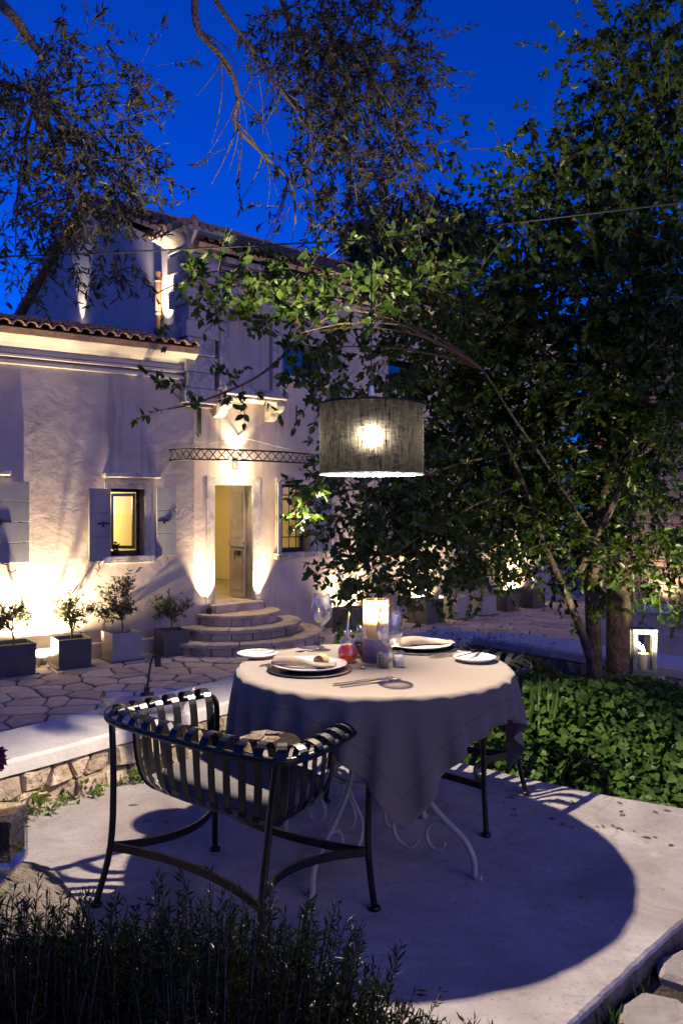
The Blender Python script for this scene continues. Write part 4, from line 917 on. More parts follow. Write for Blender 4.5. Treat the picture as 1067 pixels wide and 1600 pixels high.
# the cloth: a square sheet dropped on the table top and relaxed
def drape():
    N = 61; H = .68; rot = R(8-45); g_ = np.linspace(-H, H, N); A, Bm = np.meshgrid(g_, g_, indexing='ij')
    P = np.zeros((N, N, 3)); P[..., 0] = A*math.cos(rot)-Bm*math.sin(rot); P[..., 1] = A*math.sin(rot)+Bm*math.cos(rot); P[..., 2] = .754
    rg = np.random.default_rng(4); P[..., 2] += rg.uniform(0, .002, (N, N)); P[..., :2] += rg.normal(0, .0004, (N, N, 2)); Q = P.copy(); ds = g_[1]-g_[0]; top = .7515; rr = TR+.004
    def con(a, b, rest, k):
        d = b-a; l = np.sqrt((d*d).sum(-1)); c = d*((l-rest)/np.maximum(l, 1e-9)*.5*k)[..., None]; a += c; b -= c
    for step in range(260):
        V = (P-Q)*.965; Q = P.copy(); P += V; P[..., 2] -= .0009
        for it in range(10):
            for o in (0, 1):
                a = P[o:N-1:2]; b = P[o+1:N:2]; m_ = min(len(a), len(b)); con(a[:m_], b[:m_], ds, 1)
                a = P[:, o:N-1:2]; b = P[:, o+1:N:2]; m_ = min(a.shape[1], b.shape[1]); con(a[:, :m_], b[:, :m_], ds, 1)
                a = P[o:N-1:2]; b = P[o+1:N:2]; m_ = min(len(a), len(b)); con(a[:m_, :-1], b[:m_, 1:], ds*1.41421, .35); con(a[:m_, 1:], b[:m_, :-1], ds*1.41421, .35)
            if it % 2 == 0:
                for o in (0, 1, 2, 3):
                    a = P[o:N-2:4]; b = P[o+2:N:4]; m_ = min(len(a), len(b)); con(a[:m_], b[:m_], 2*ds, .12)
                    a = P[:, o:N-2:4]; b = P[:, o+2:N:4]; m_ = min(a.shape[1], b.shape[1]); con(a[:, :m_], b[:, :m_], 2*ds, .12)
            r = np.sqrt(P[..., 0]**2+P[..., 1]**2); ins = (r < rr) & (P[..., 2] < top); upm = ins & (P[..., 2] > top-.02); sd = ins & ~upm
            P[..., 2][upm] = top
            Q[upm, :2] = P[upm, :2]*.9+Q[upm, :2]*.1
            k = (rr/np.maximum(r, 1e-6)); P[sd, 0] *= k[sd]; P[sd, 1] *= k[sd]
    return P, N
P, N = drape(); me = bpy.data.meshes.new('tablecloth')
idx = np.arange(N*N).reshape(N, N); fs = np.stack([idx[:-1, :-1], idx[1:, :-1], idx[1:, 1:], idx[:-1, 1:]], -1).reshape(-1, 4)
me.from_pydata(P.reshape(-1, 3).tolist(), [], fs.tolist()); me.polygons.foreach_set('use_smooth', [True]*len(me.polygons))
uvl = me.uv_layers.new(name='UVMap'); lv = np.zeros(len(me.loops), np.int32); me.loops.foreach_get('vertex_index', lv)
uvl.data.foreach_set('uv', np.stack([(lv//N)/(N-1), (lv % N)/(N-1)], 1).astype(np.float32).ravel())
cl = bpy.data.objects.new('tablecloth', me); C.objects.link(cl); cl.location = (TC.x, TC.y, 0); me.materials.append(M['cloth'])
sd_ = cl.modifiers.new('smooth', 'SUBSURF'); sd_.levels = 1; sd_.render_levels = 1
so = cl.modifiers.new('thickness', 'SOLIDIFY'); so.thickness = .0016; so.offset = 1
tag(cl, 'beige square tablecloth draped over the round table with hanging corners', 'tablecloth')

# ---------------------------------------------------------------- strap armchairs
def make_chair():
    root = thing('strap_armchair', '', 'chair', group='black strap armchairs at the table')
    zr = .64
    rim = [(.385, .29), (.415, .16), (.44, .03), (.447, -.08), (.42, -.155), (.33, -.19), (.16, -.205)]; rim = [(-x, y) for x, y in rim]+rim[::-1]
    rp = spline([Vector((*p, zr)) for p in rim], 6)
    def leg_front(s): return spline([Vector((s*.385, .29, zr)), Vector((s*.382, .325, zr-.02)), Vector((s*.380, .34, zr-.07)), Vector((s*.378, .335, .40)), Vector((s*.38, .33, .2)), Vector((s*.395, .345, .012))], 4)
    q = MB(); q.tube(rp, .0125, 7); q.build('rim', M['black'], root, True)
    for s in (-1, 1):
        q = MB(); q.tube(leg_front(s), .012, 7); q.lathe([(0, 0), (.022, 0), (.022, .012), (.012, .016)], 10, (s*.395, .345, 0)); q.build('leg', M['black'], root, True)
        q = MB(); q.tube(spline([Vector((s*.395, -.155, zr-.005)), Vector((s*.372, -.165, .42)), Vector((s*.362, -.185, .2)), Vector((s*.388, -.225, .012))], 4), .012, 7); q.lathe([(0, 0), (.022, 0), (.022, .012), (.012, .016)], 10, (s*.388, -.225, 0)); q.build('leg', M['black'], root, True)
    # bowed stretchers between neighbouring legs
    cr = [(-.38, .33), (.38, .33), (.362, -.185), (-.362, -.185)]
    for i in range(4):
        a, b = Vector((*cr[i], .2)), Vector((*cr[(i+1) % 4], .2)); m_ = (a+b)/2; inn = Vector((0, .06, .2)); m_ = m_+(inn-m_)*(.62 if i % 2 else .5)
        pts = bez(a, m_, b, 14); q = MB(); q.ribbon(pts, (0, 0, 1), .028, .010); q.build('stretcher', M['black'], root, True)
    # straps: over the rim, down the inside and under the seat
    ln = [0]
    for i in range(1, len(rp)): ln.append(ln[-1]+(rp[i]-rp[i-1]).length)
    ns = 25
    for k in range(ns):
        t = ln[-1]*(k+.5)/ns; j = max(i for i in range(len(ln)-1) if ln[i] <= t); f = (t-ln[j])/(ln[j+1]-ln[j]); p = rp[j].lerp(rp[j+1], f); tan = (rp[j+1]-rp[j]).normalized()
        inw = Vector((-tan.y, tan.x, 0)); inw = inw if inw.dot(Vector((0, .1, 0))-Vector((p.x, p.y, 0))) > 0 else -inw
        ctr = Vector((0, .02, 0)); tw = (ctr-Vector((p.x, p.y, 0))); tw.normalize()
        side = abs(tan.y) > .8; h = .045 if not side else .035
        base = Vector((p.x, p.y, 0)); A = []
        for (o, z) in ((.004, zr-.012), (-.010, zr+.012), (.002, zr+h*.75), (.03, zr+h), (.062, zr+h*.7), (.082, zr-.005), (.092, zr-.06)): A.append(base+inw*o+Vector((0, 0, z)))
        low = base+inw*.092; foot = Vector((low.x*.68, .1+(low.y-.1)*.68, 0))
        for (tt, z) in ((.03, .54), (.09, .48), (.26, .42), (.6, .385), (1.0, .375)): A.append(low.lerp(foot, tt)+Vector((0, 0, z)))
        wd = Vector((tan.x, tan.y, 0)); q = MB(); q.ribbon(spline(A, 2), wd, .030, .0035); q.build('strap', M['black'], root, True)
    q = MB()
    ring = [Vector((.20*math.copysign(abs(math.cos(a))**.6, math.cos(a)), .1+.13*math.copysign(abs(math.sin(a))**.6, math.sin(a)), .371)) for a in [2*PI*i/32 for i in range(33)]]
    q.tube(ring, .010, 6, False)
    for x in (-.15, -.05, .05, .15): q.ribbon([(x, -.04, .369), (x, .24, .369)], (1, 0, 0), .03, .004)
    q.build('seat_frame', M['black'], root, True)
    q = MB(); K = 40; prof = [(.0, .378), (.80, .378), (.97, .388), (1.0, .415), (.98, .448), (.88, .465), (.4, .474), (0, .476)]; vs = []
    for (r, z) in prof:
        for i in range(K):
            a = 2*PI*i/K; vs.append((r*.285*math.copysign(abs(math.cos(a))**.5, math.cos(a)), .1+r*.19*math.copysign(abs(math.sin(a))**.5, math.sin(a)), z))
    fs = [(r*K+i, r*K+(i+1) % K, (r+1)*K+(i+1) % K, (r+1)*K+i) for r in range(len(prof)-1) for i in range(K)]
    q.add(vs, fs, True); cu = q.build('cushion', M['cushion'], root, True)
    q = MB(); q.tube([Vector((.287*math.copysign(abs(math.cos(a))**.5, math.cos(a)), .1+.192*math.copysign(abs(math.sin(a))**.5, math.sin(a)), .415)) for a in [2*PI*i/48 for i in range(49)]], .004, 5, False); q.build('piping', M['cushion'], cu, True)
    return root
ch = make_chair(); ch.location = (-.41, 2.78, 0); ch.rotation_euler.z = math.atan2(-.79, .613) 
ch['label'] = 'black strap armchair with grey cushion in the foreground, its back to the viewer'
def face(o, d): o.rotation_euler.z = math.atan2(d[1], d[0])-PI/2
face(ch, (.61, .79))
c2 = copy_tree(ch); c2.location = (.44, 3.93, 0); face(c2, (-.50, -.866)); c2['label'] = 'black strap armchair half hidden behind the far side of the table'

# ---------------------------------------------------------------- pendant lamp and its cable
LX, LY = .12, 3.26; lz0, lz1, lr = 1.518, 1.80, .208
pen = thing('pendant_lamp', 'grey fabric drum pendant lamp glowing above the table', 'lamp', (LX, LY, lz0))
q = MB(); q.lathe([(lr, lz0+.004), (lr, lz1)], 72, (LX, LY, 0)); q.build('lamp_shade', M['shade'], pen)
q = MB(); q.lathe([(lr+.001, lz0), (lr+.0025, lz0), (lr+.0025, lz0+.003), (lr-.003, lz0+.003), (lr-.003, lz0), (lr+.001, lz0)], 72, (LX, LY, 0)); q.build('lower_hoop', M['rimwhite'], pen)
q = MB(); q.lathe([(lr+.001, lz1-.004), (lr+.0025, lz1-.004), (lr+.0025, lz1+.003), (lr-.003, lz1+.003), (lr-.003, lz1-.004), (lr+.001, lz1-.004)], 72, (LX, LY, 0)); q.build('upper_hoop', M['capmetal'], pen)
q = MB(); q.lathe([(.092, lz1-.002), (.07, lz1+.018), (.03, lz1+.03), (.012, lz1+.034)], 32, (LX, LY, 0)); q.build('cap', M['capmetal'], pen)
for k in range(3):
    a = 2*PI*k/3+.5; q = MB(); q.tube([(LX+.02*math.cos(a), LY+.02*math.sin(a), lz1+.0), (LX+lr*math.cos(a), LY+lr*math.sin(a), lz1-.002)], .003, 5); q.build('spoke', M['capmetal'], pen)
q = MB(); q.lathe([(.0, lz1+.01), (.016, lz1+.01), (.018, lz1-.05), (.0, lz1-.055)], 14, (LX, LY, 0)); q.build('socket', M['capmetal'], pen)
q = MB(); q.lathe([(.006, 1.636), (.006, 1.696)], 16, (LX, LY, 0)); q.build('bulb', M['bulb'], pen)
q = MB(); q.lathe([(.0, 1.632), (.0065, 1.634), (.0065, 1.637), (0, 1.638)], 12, (LX, LY, 0)); q.build('bulb_tip', M['steel'], pen)
q = MB(); q.tube([(LX, LY, 1.697), (LX, LY, 1.75)], .008, 8); q.build('bulb_base', M['steel'], pen)
q = MB(); q.lathe([(.012, lz1+.034), (.010, lz1+.07), (.005, lz1+.075)], 10, (LX, LY, 0)); q.build('cord_grip', M['rimwhite'], pen)
ztop = 2.46; q = MB(); q.tube([(LX, LY, lz1+.07), (LX, LY, ztop)], .0035, 6); q.build('cord', M['cable'], pen)
OT = Vector((-3.3, 3.4))
cab = thing('overhead_cable', 'thin dark cable strung between the trees carrying the pendant lamp', 'cable', (LX, LY, ztop))
q = MB(); q.tube([(OT.x+.1, OT.y, 2.40), (-2.0, 3.36, 2.405), (-1, 3.31, 2.42), (LX, LY, ztop), (1.37, 3.26, 2.61), (3.3, 3.3, 2.86)], .0035, 5); q.build('wire', M['cable'], cab)
po = thing('wooden_post', 'plain wooden post holding the cable, right of the picture', 'post', (3.32, 3.3, -.1)); q = MB(); q.tube([(3.36, 3.3, -.2), (3.36, 3.3, 1.5), (3.36, 3.3, 3.0)], [.06, .055, .05], 10); q.build('shaft', M['wood'], po)

# ---------------------------------------------------------------- things on the table
TT = .7535
def tp(x, y, z=TT): return onz(x, y, z)
def wineglass(label, x, y, hgt):
    c = tp(x, y); s = hgt/.215; t = thing('wine_glass', label, 'wine glass', tuple(c), 'wine glasses on the table')
    q = MB(); q.lathe([(0, .0006), (.034*s, .0008), (.035*s, .003), (.016*s, .007), (.006*s, .014)], 36, c); q.build('foot', M['bowlglass'], t)
    q = MB(); q.lathe([(.006*s, .014), (.0042*s, .03), (.004*s, .07*s), (.0055*s, .092*s), (.012*s, .100*s)], 20, c); q.build('stem', M['bowlglass'], t)
    q = MB(); q.lathe([(.003*s, .098*s), (.018*s, .104*s), (.033*s, .122*s), (.0395*s, .145*s), (.039*s, .170*s), (.034*s, .198*s), (.0305*s, .215*s), (.0295*s, .2155*s), (.0330*s, .198*s), (.0378*s, .170*s), (.0383*s, .146*s), (.032*s, .124*s), (.017*s, .107*s), (.002*s, .102*s)], 40, c); q.build('bowl', M['bowlglass'], t)
wineglass('empty wine glass on the far left of the table, beside the steps', 503, 1016, .25)
wineglass('empty wine glass at the front of the table, overlapping the candle', 609, 1062, .265)
def plate(name, label, c, r, group):
    t = tag(MB().lathe([(0, .008), (r*.62, .008), (r*.68, .010), (r*.95, .019), (r, .021), (r*1.0, .018), (r*.7, .004), (r*.6, 0), (0, 0)], 56, (0, 0, 0)).build(name, M['china']), label, 'plate', group); t.location = c; return t
def charger(label, c, r):
    t = tag(MB().lathe([(0, .006), (r*.9, .006), (r, .008), (r, .004), (r*.8, 0), (0, 0)], 56).build('charger', M['charger']), label, 'charger', 'black chargers under the dinner plates'); t.location = c
pA = tp(484, 1047); pB = tp(655, 1014)
charger('black round charger under the near plate', pA, .165); charger('black round charger under the far plate', pB, .165)
up8 = Vector((0, 0, .0085))
plate('dinner_plate', 'white dinner plate with napkin and spoon nearest the viewer', pA+up8, .145, 'dinner plates'); plate('dinner_plate', 'white dinner plate with folded napkin on the far side', pB+up8, .145, 'dinner plates')
plate('side_plate', 'small white side plate on the left edge of the table', tp(402, 1027), .085, 'side plates'); sp2 = tp(741, 1033); plate('side_plate', 'small white side plate on the right edge with a knife', sp2, .088, 'side plates')
def napkin(label, c, ang, flip=1):
    # a square folded into a rolled, twisted band with flaring ends
    n, m_ = 26, 12; L = .25; vs = []; fs = []
    for i in range(n):
        t = i/(n-1); x = (t-.5)*L; wv = .017+.024*abs(2*t-1)**1.5; bend = .024*math.sin(PI*t)*flip
        for j in range(m_):
            a = 2*PI*j/m_; tw = a+.9*t
            zz = .012+.008*(1-abs(2*t-1))+.007*math.sin(5*t+1); vs.append((x+.004*math.cos(3*a), bend+wv*math.cos(tw)*(1+.12*math.sin(4*a+7*t)), max(.0, zz*(1+.0)+zz*math.sin(tw)*.95)))
    for i in range(n-1):
        for j in range(m_): fs.append((i*m_+j, i*m_+(j+1) % m_, (i+1)*m_+(j+1) % m_, (i+1)*m_+j))
    fs += [tuple(range(m_))[::-1], tuple(range((n-1)*m_, n*m_))]
    o = MB().add(vs, fs, True).build('napkin', M['napkin']); tag(o, label, 'napkin', 'taupe cloth napkins'); o.location = c; o.rotation_euler.z = ang; o.modifiers.new('smooth', 'SUBSURF').render_levels = 1; return o
napkin('rolled taupe napkin lying across the near plate', pA+Vector((-.02, -.02, .020)), R(-9), -1); napkin('rolled taupe napkin lying across the far plate', pB+Vector((.03, -.02, .020)), R(14), 1)
rl = tag(MB().lathe([(0, 0), (.02, .002), (.032, .016), (.030, .03), (.018, .042), (0, .046)], 18).build('bread_roll', noise_mat('bread_crust', (.40, .22, .09), (.55, .36, .18), .8, 20, .3, 60)), 'small round bread roll on the near plate beside the spoon', 'bread roll'); rl.location = pA+Vector((.045, .012, .0165))
def cutlery(kind, label, c, ang, L, tilt=0, z=0.0):
    q = MB()
    hn = spline([(-L/2, 0, .004), (-L*.38, 0, .005), (-L*.1, 0, .004), (L*.12, 0, .005)], 4)
    q.ribbon(hn, (0, 1, 0), .012 if kind != 'teaspoon' else .008, .003); hx = L*.12
    if kind == 'fork':
        q.ribbon([(hx, 0, .005), (hx+.02, 0, .004), (hx+.035, 0, .003)], (0, 1, 0), .022, .002)
        for k in range(4): y = -.009+.006*k; q.ribbon([(hx+.033, y, .003), (hx+.06, y, .002), (L/2, y, .006)], (0, 1, 0), .003, .002)
    elif kind == 'knife':
        w = .016; n0 = [(hx, -w/2), (hx, w/2), (L*.36, w/2), (L*.46, w*.3), (L/2, -w*.2), (L*.44, -w/2)]; q.prism(n0, .003, .0055)
    else:
        w = .021 if kind == 'spoon' else .013; ll = L/2-hx; vs = []; fs = []; K = 16
        for r, z_ in ((1, .008), (.7, .003), (.3, .0015)):
            for i in range(K): a = 2*PI*i/K; vs.append((hx+ll/2+ll/2*r*math.cos(a), w*r*math.sin(a), z_))
        fs = [(r*K+i, r*K+(i+1) % K, (r+1)*K+(i+1) % K, (r+1)*K+i) for r in range(2) for i in range(K)]+[tuple(range(2*K, 3*K))]; q.add(vs, fs, True)
    o = q.build(kind, M['steel']); tag(o, label, kind if kind != 'teaspoon' else 'spoon', 'steel cutlery'); o.location = Vector(c)+Vector((0, 0, z)); o.rotation_euler = (0, tilt, ang)
    if kind in ('spoon', 'teaspoon'): sdm = o.modifiers.new('thickness', 'SOLIDIFY'); sdm.thickness = .0012
    return o
cutlery('fork', 'steel fork left of the near plate, tines toward the wine glass', tp(432, 1036), R(52), .19)
cutlery('fork', 'steel fork lying close to the napkin of the near plate', tp(443, 1037), R(50), .19)
cutlery('knife', 'steel knife right of the near plate, the nearer of the pair', tp(571, 1069), R(30), .21); cutlery('knife', 'steel knife right of the near plate, the farther of the pair', tp(559, 1066), R(33), .21)
cutlery('knife', 'butter knife resting across the left side plate', tp(418, 1025), R(12), .17, 0, .021); cutlery('knife', 'dark butter knife resting across the right side plate', tp(733, 1031), R(48), .17, 0, .021)
cutlery('fork', 'steel fork right of the far plate, nearest the plate', tp(690, 1023), R(205), .17); cutlery('fork', 'steel fork right of the far plate, nearest the side plate', tp(699, 1026), R(208), .17)
cutlery('spoon', 'steel spoon propped on the near plate by the bread roll', pA+Vector((.01, .005, .0)), R(155), .15, R(8), .068)
cutlery('teaspoon', 'tiny steel spoon beside the candle base', tp(560, 1045), R(8), .06)
# candle in a hurricane glass on a purple foot
hc = tp(587, 1033); hur = thing('hurricane_candle', 'glowing hurricane glass candle on purple cylinder foot in table centre', 'candle', tuple(hc))
q = MB(); q.lathe([(0, 0), (.055, 0), (.056, .003), (.056, .094), (.053, .098), (0, .098)], 40, hc); q.build('foot', M['purple'], hur)
q = MB(); q.lathe([(.051, .0985), (.0525, .10), (.0525, .252), (.051, .255), (.0495, .252), (.0495, .102)], 44, hc); q.build('glass_cylinder', M['hurricane'], hur)
q = MB(); q.lathe([(0, .099), (.036, .099), (.037, .102), (.037, .170), (.034, .175), (.018, .171), (0, .170)], 30, hc); q.build('candle', M['wax'], hur)
q = MB(); q.lathe([(.001, .176), (.006, .180), (.009, .190), (.007, .204), (.003, .216), (.0005, .224)], 14, hc); q.build('flame', M['flame'], hur)
q = MB(); q.tube([hc+Vector((0, 0, .168)), hc+Vector((0, 0, .178))], .0012, 5); q.build('wick', M['cable'], hur)
# carafes
def liquid(name, c, thick):
    m, n, l = mat(name); n.remove(n['Principled BSDF']); t = n.new('ShaderNodeBsdfTransparent'); t.inputs[0].default_value = (*c, 1)
    tr = n.new('ShaderNodeBsdfTranslucent'); tr.inputs[0].default_value = (*[v*.9 for v in c], 1); g_ = n.new('ShaderNodeBsdfGlossy'); g_.inputs['Roughness'].default_value = .05
    a = n.new('ShaderNodeMixShader'); a.inputs[0].default_value = thick; l.new(t.outputs[0], a.inputs[1]); l.new(tr.outputs[0], a.inputs[2])
    b = n.new('ShaderNodeMixShader'); b.inputs[0].default_value = .05; l.new(a.outputs[0], b.inputs[1]); l.new(g_.outputs[0], b.inputs[2]); l.new(b.outputs[0], n['Material Output'].inputs[0]); return m
def carafe(label, x, y, colr, s, stop):
    c = tp(x, y); t = thing('glass_carafe', label, 'carafe', tuple(c), 'oil and vinegar carafes')
    pr = [(0, .001), (.026, .001), (.038, .012), (.0415, .034), (.037, .056), (.024, .080), (.0165, .100), (.0155, .122), (.018, .130)]
    q = MB(); q.lathe([(r*s, z*s) for r, z in pr]+[(.0165*s, .130*s), (.014*s, .122*s)], 32, c); q.build('bottle', M['bowlglass'], t)
    q = MB(); q.lathe([(0, .004*s), (.025*s, .004*s), (.036*s, .013*s), (.0395*s, .034*s), (.0355*s, .054*s), (.028*s, .066*s), (0, .066*s)], 32, c); q.build('liquid', liquid('liquid_'+t.name.replace('.', '_'), colr, .45), t)
    q = MB()
    if stop: q.tube([c+Vector((0, 0, .118*s)), c+Vector((0, 0, .138*s)), c+Vector((.004, 0, .205*s))], [.009, .004, .003], 8)
    else: q.lathe([(.0, .118*s), (.012*s, .118*s), (.013*s, .14*s), (0, .142*s)], 12, c)
    q.build('pourer', M['steel'], t)
carafe('round glass carafe of orange-red vinegar with tall pourer', 543, 1035, (.95, .27, .0), 1.0, True); carafe('smaller glass carafe of green oil behind the vinegar', 562, 1027, (.25, .22, .02), .95, False)
def jar(label, x, y, fill):
    c = tp(x, y); t = thing('spice_jar', label, 'jar', tuple(c), 'salt and pepper jars'); q = MB(); q.lathe([(0, .001), (.022, .001), (.024, .004), (.024, .058), (.022, .062), (.0215, .058), (.0215, .004)], 24, c); q.build('glass', M['glass'], t)
    q = MB(); q.lathe([(0, .003), (.0205, .003), (.0205, .044), (0, .046)], 20, c); q.build('filling', fill, t)
jar('small glass jar of dark pepper behind the front wine glass', 598, 1043, noise_mat('pepper', (.015, .012, .01), (.05, .04, .035), .9, 200, .3, 300)); jar('small glass jar of white salt right of the wine stem', 622, 1042, noise_mat('salt', (.6, .58, .56), (.72, .70, .68), .9, 200, .3, 300))

# ---------------------------------------------------------------- lantern beside the tree
lc = at(1004, 1062, 5.15); lc.z = .325; lh = .265
blk = tag(MB().box(-.10, .10, -.10, .10, 0, .325+.12).build('stone_block', M['flag']), 'rough stone block in the ivy carrying the lantern', 'block'); blk.location = (lc.x, lc.y, -.12); blk.rotation_euler.z = .5; bevel(blk, .02, 2)
lc.z += .013
lan = thing('candle_lantern', 'grey metal lantern with glass door ajar and burning candle in the ivy', 'lantern', tuple(lc))
def rotv(x, y, z, a=R(-10)): return lc+Vector((x*math.cos(a)-y*math.sin(a), x*math.sin(a)+y*math.cos(a), z))
w = .062
def lbox(mb, x0, x1, y0, y1, z0, z1): mb.hexa([rotv(x0, y0, z0), rotv(x1, y0, z0), rotv(x1, y1, z0), rotv(x0, y1, z0), rotv(x0, y0, z1), rotv(x1, y0, z1), rotv(x1, y1, z1), rotv(x0, y1, z1)])
for sx in (-1, 1):
    for sy in (-1, 1): q = MB(); lbox(q, sx*w-.008, sx*w+.008, sy*w-.008, sy*w+.008, 0, lh); q.build('corner_post', M['zinc'], lan)
q = MB(); lbox(q, -w-.012, w+.012, -w-.012, w+.012, -.012, .012); q.build('base', M['zinc'], lan)
q = MB(); lbox(q, -w-.012, w+.012, -w-.012, w+.012, lh, lh+.014); q.tube([rotv(-.03, 0, lh+.014), rotv(-.02, 0, lh+.04), rotv(.02, 0, lh+.04), rotv(.03, 0, lh+.014)], .005, 6); q.build('lid', M['zinc'], lan)
for (x0, x1, y0, y1) in ((-w+.008, w-.008, w-.002, w+.002), (-w-.002, -w+.002, -w+.008, w-.008), (w-.002, w+.002, -w+.008, w-.008)):
    q = MB(); lbox(q, x0, x1, y0, y1, .012, lh); q.build('pane', M['glass'], lan)
q = MB()                               # front door frame
for (x0, x1, z0, z1) in ((-w+.009, -w+.019, .014, lh-.004), (w-.019, w-.009, .014, lh-.004), (-w+.019, w-.019, .014, .026), (-w+.019, w-.019, lh-.016, lh-.004)): lbox(q, x0, x1, -w-.008, -w+.004, z0, z1)
dl = q.build('lantern_door', M['zinc'], lan); q = MB(); lbox(q, -w+.019, w-.019, -w-.003, -w+.0, .026, lh-.016); q.build('pane', M['glass'], dl)
q = MB(); q.lathe([(0, .013), (.038, .013), (.040, .016), (.040, .115), (.037, .12), (.02, .116), (0, .115)], 28, lc); q.build('candle', M['wax'], lan)
q = MB(); q.lathe([(.001, .122), (.007, .128), (.010, .138), (.007, .152), (.001, .17)], 12, lc); q.build('flame', M['flame2'], lan)

# ---------------------------------------------------------------- glass tray with clip-on stem lamp on the wall cap, boulder, glass vase
gl = onz(232, 1112, .262); gt = thing('glass_tray', 'clear glass tray with clipped dark metal hook stem on the wall cap', 'tray', tuple(gl))
q = MB(); a0, a1, b0, b1 = .16, .25, .05, .09
def gp_(x, y, z): d = Vector((WD.x, WD.y, 0)); e = Vector((.985, .17, 0)); f = Vector((-.17, .985, 0)); return gl+e*x+f*y+Vector((0, 0, z))
for (za, zb_, wa, wb, ha, hb) in ((.002, .105, a0, a1, b0, b1),):
    q.add([gp_(-wa, -ha, za), gp_(wa, -ha, za), gp_(wa, ha, za), gp_(-wa, ha, za), gp_(-wb, -hb, zb_), gp_(wb, -hb, zb_), gp_(wb, hb, zb_), gp_(-wb, hb, zb_)], [(3, 2, 1, 0), (0, 1, 5, 4), (1, 2, 6, 5), (2, 3, 7, 6), (3, 0, 4, 7)])
q.build('tray', M['glass'], gt).modifiers.new('thickness', 'SOLIDIFY').thickness = .004
q = MB(); q.tube(spline([gp_(-.01, -.02, .10), gp_(.0, -.02, .16), gp_(.015, -.02, .27), gp_(.03, -.02, .305), gp_(.045, -.02, .30), gp_(.052, -.02, .27)], 4), .006, 7); q.build('stem', M['iron'], gt)
q = MB(); q.tube([gp_(-.012, -.02, .095), gp_(-.004, -.02, .14)], .016, 8); q.tube([gp_(-.04, -.02, .10), gp_(.03, -.02, .10)], .012, 7); q.build('clip', M['iron'], gt)
q = MB(); q.tube([gp_(.05, -.02, .305), gp_(.054, -.02, .25)], .018, 8); q.build('lamp_head', M['iron'], gt)
import bmesh
def rock(name, m_, c, rad, seed, flat=1.0, sub=4):
    bm = bmesh.new(); bmesh.ops.create_icosphere(bm, subdivisions=sub, radius=1); rg = np.random.default_rng(seed); ph = rg.uniform(0, 6, 12); ks = rg.uniform(1.2, 3.6, (12, 3))
    for v in bm.verts:
        p = v.co.copy(); d = sum(math.sin(k[0]*p.x*1.6+k[1]*p.y*1.6+k[2]*p.z*1.6+f_)*.035 for k, f_ in zip(ks, ph)); p *= 1+d; p.z = p.z if p.z < .55 else .55+(p.z-.55)*flat
        v.co = Vector((p.x*rad[0], p.y*rad[1], p.z*rad[2]))+Vector(c)
    for f in bm.faces: f.smooth = True
    me_ = bpy.data.meshes.new(name); bm.to_mesh(me_); bm.free(); o = bpy.data.objects.new(name, me_); C.objects.link(o); me_.materials.append(m_); o2 = o
    off = Vector(c); me_.transform(Matrix.Translation(-off)); o.location = off; return o
bo = rock('boulder', M['boulder'], (-1.08, 2.28, .08), (.36, .31, .33), 3, .2); tag(bo, 'large rough flat-topped boulder at the left behind the rosemary', 'boulder')
vz = .33; vb = onz(-2, 1352, vz); va = thing('glass_vase', 'square glass vase filled with dark earth at the left edge', 'vase', tuple(vb))
def vbox(x0, x1, y0, y1, z0, z1, nm, m_): q = MB(); q.box(vb.x+x0, vb.x+x1, vb.y+y0, vb.y+y1, vz+z0, vz+z1); return bevel(q.build(nm, m_, va), .006)
vbox(-.065, .065, -.065, .065, 0, .165, 'glass', M['glass']); vbox(-.058, .058, -.058, .058, .03, .15, 'earth', M['soil']); 
vbox(-.059, .059, -.059, .059, .004, .028, 'glass_base', glass_mat('blue_glass_base', (.35, .5, .95), .6, base=.15))
fo = Foliage(); fc = vb+Vector((.0, 0, .15)); hd = at(-12, 1190, vb.y+.0); fo.wood.tube(bez(fc, fc+Vector((-.05, 0, .12)), hd, 6), .006, 5)
for _ in range(70):
    d = Vector(rot_rand(1)[0]); fo.twig(hd, hd+d*.03, 2, .028, .022, 0, .001, .6, .4, False)
ms = fo.mesh('petal', 'oval'); fl_ = thing('purple_flower', 'dark purple flower head rising from the glass vase', 'flower', tuple(fc)); mesh_obj('petals', ms, M['petal'], fl_); fo.wood.build('stem', M['twig'], fl_)

# ================================================================ PLANTS
# right-hand tree
tbz = soil_z(1.9, 5.7); tree = thing('garden_tree', 'broad-leaved multi-stemmed tree spreading over the table from the right', 'tree', (1.9, 5.7, tbz))
q = MB()
q.tube(spline([(1.92, 5.62, tbz-.15), (1.92, 5.62, .35), (1.93, 5.66, .9), (1.98, 5.72, 1.6), (2.08, 5.7, 2.5), (2.1, 5.6, 3.4)], 5), [.105-.0022*i for i in range(26)], 12)
tk = q.build('trunk', M['bark'], tree)
def stem(pts, r0, r1, nm='stem'):
    sp = spline(pts, 5); n_ = len(sp); q = MB(); q.tube(sp, [r0+(r1-r0)*i/(n_-1) for i in range(n_)], 8); return q.build(nm, M['bark'], tree)
stem([(1.74, 5.60, tbz-.15), (1.735, 5.60, .4), (1.72, 5.58, .9), (1.78, 5.55, 1.5), (1.95, 5.4, 2.3), (2.0, 5.2, 3.1)], .062, .025)
stem([(1.74, 5.60, .22), (1.64, 5.52, .5), (1.50, 5.45, .8), (1.36, 5.4, 1.1), (1.2, 5.3, 1.5), (1.0, 5.2, 1.9)], .036, .008)
stem([at(920, 830, 5.4), at(850, 720, 5.2), at(800, 650, 5.0), at(750, 575, 4.8), at(680, 525, 4.6), at(620, 507, 4.4), at(540, 505, 4.2), at(470, 520, 4.1)], .009, .003, 'arching_branch')
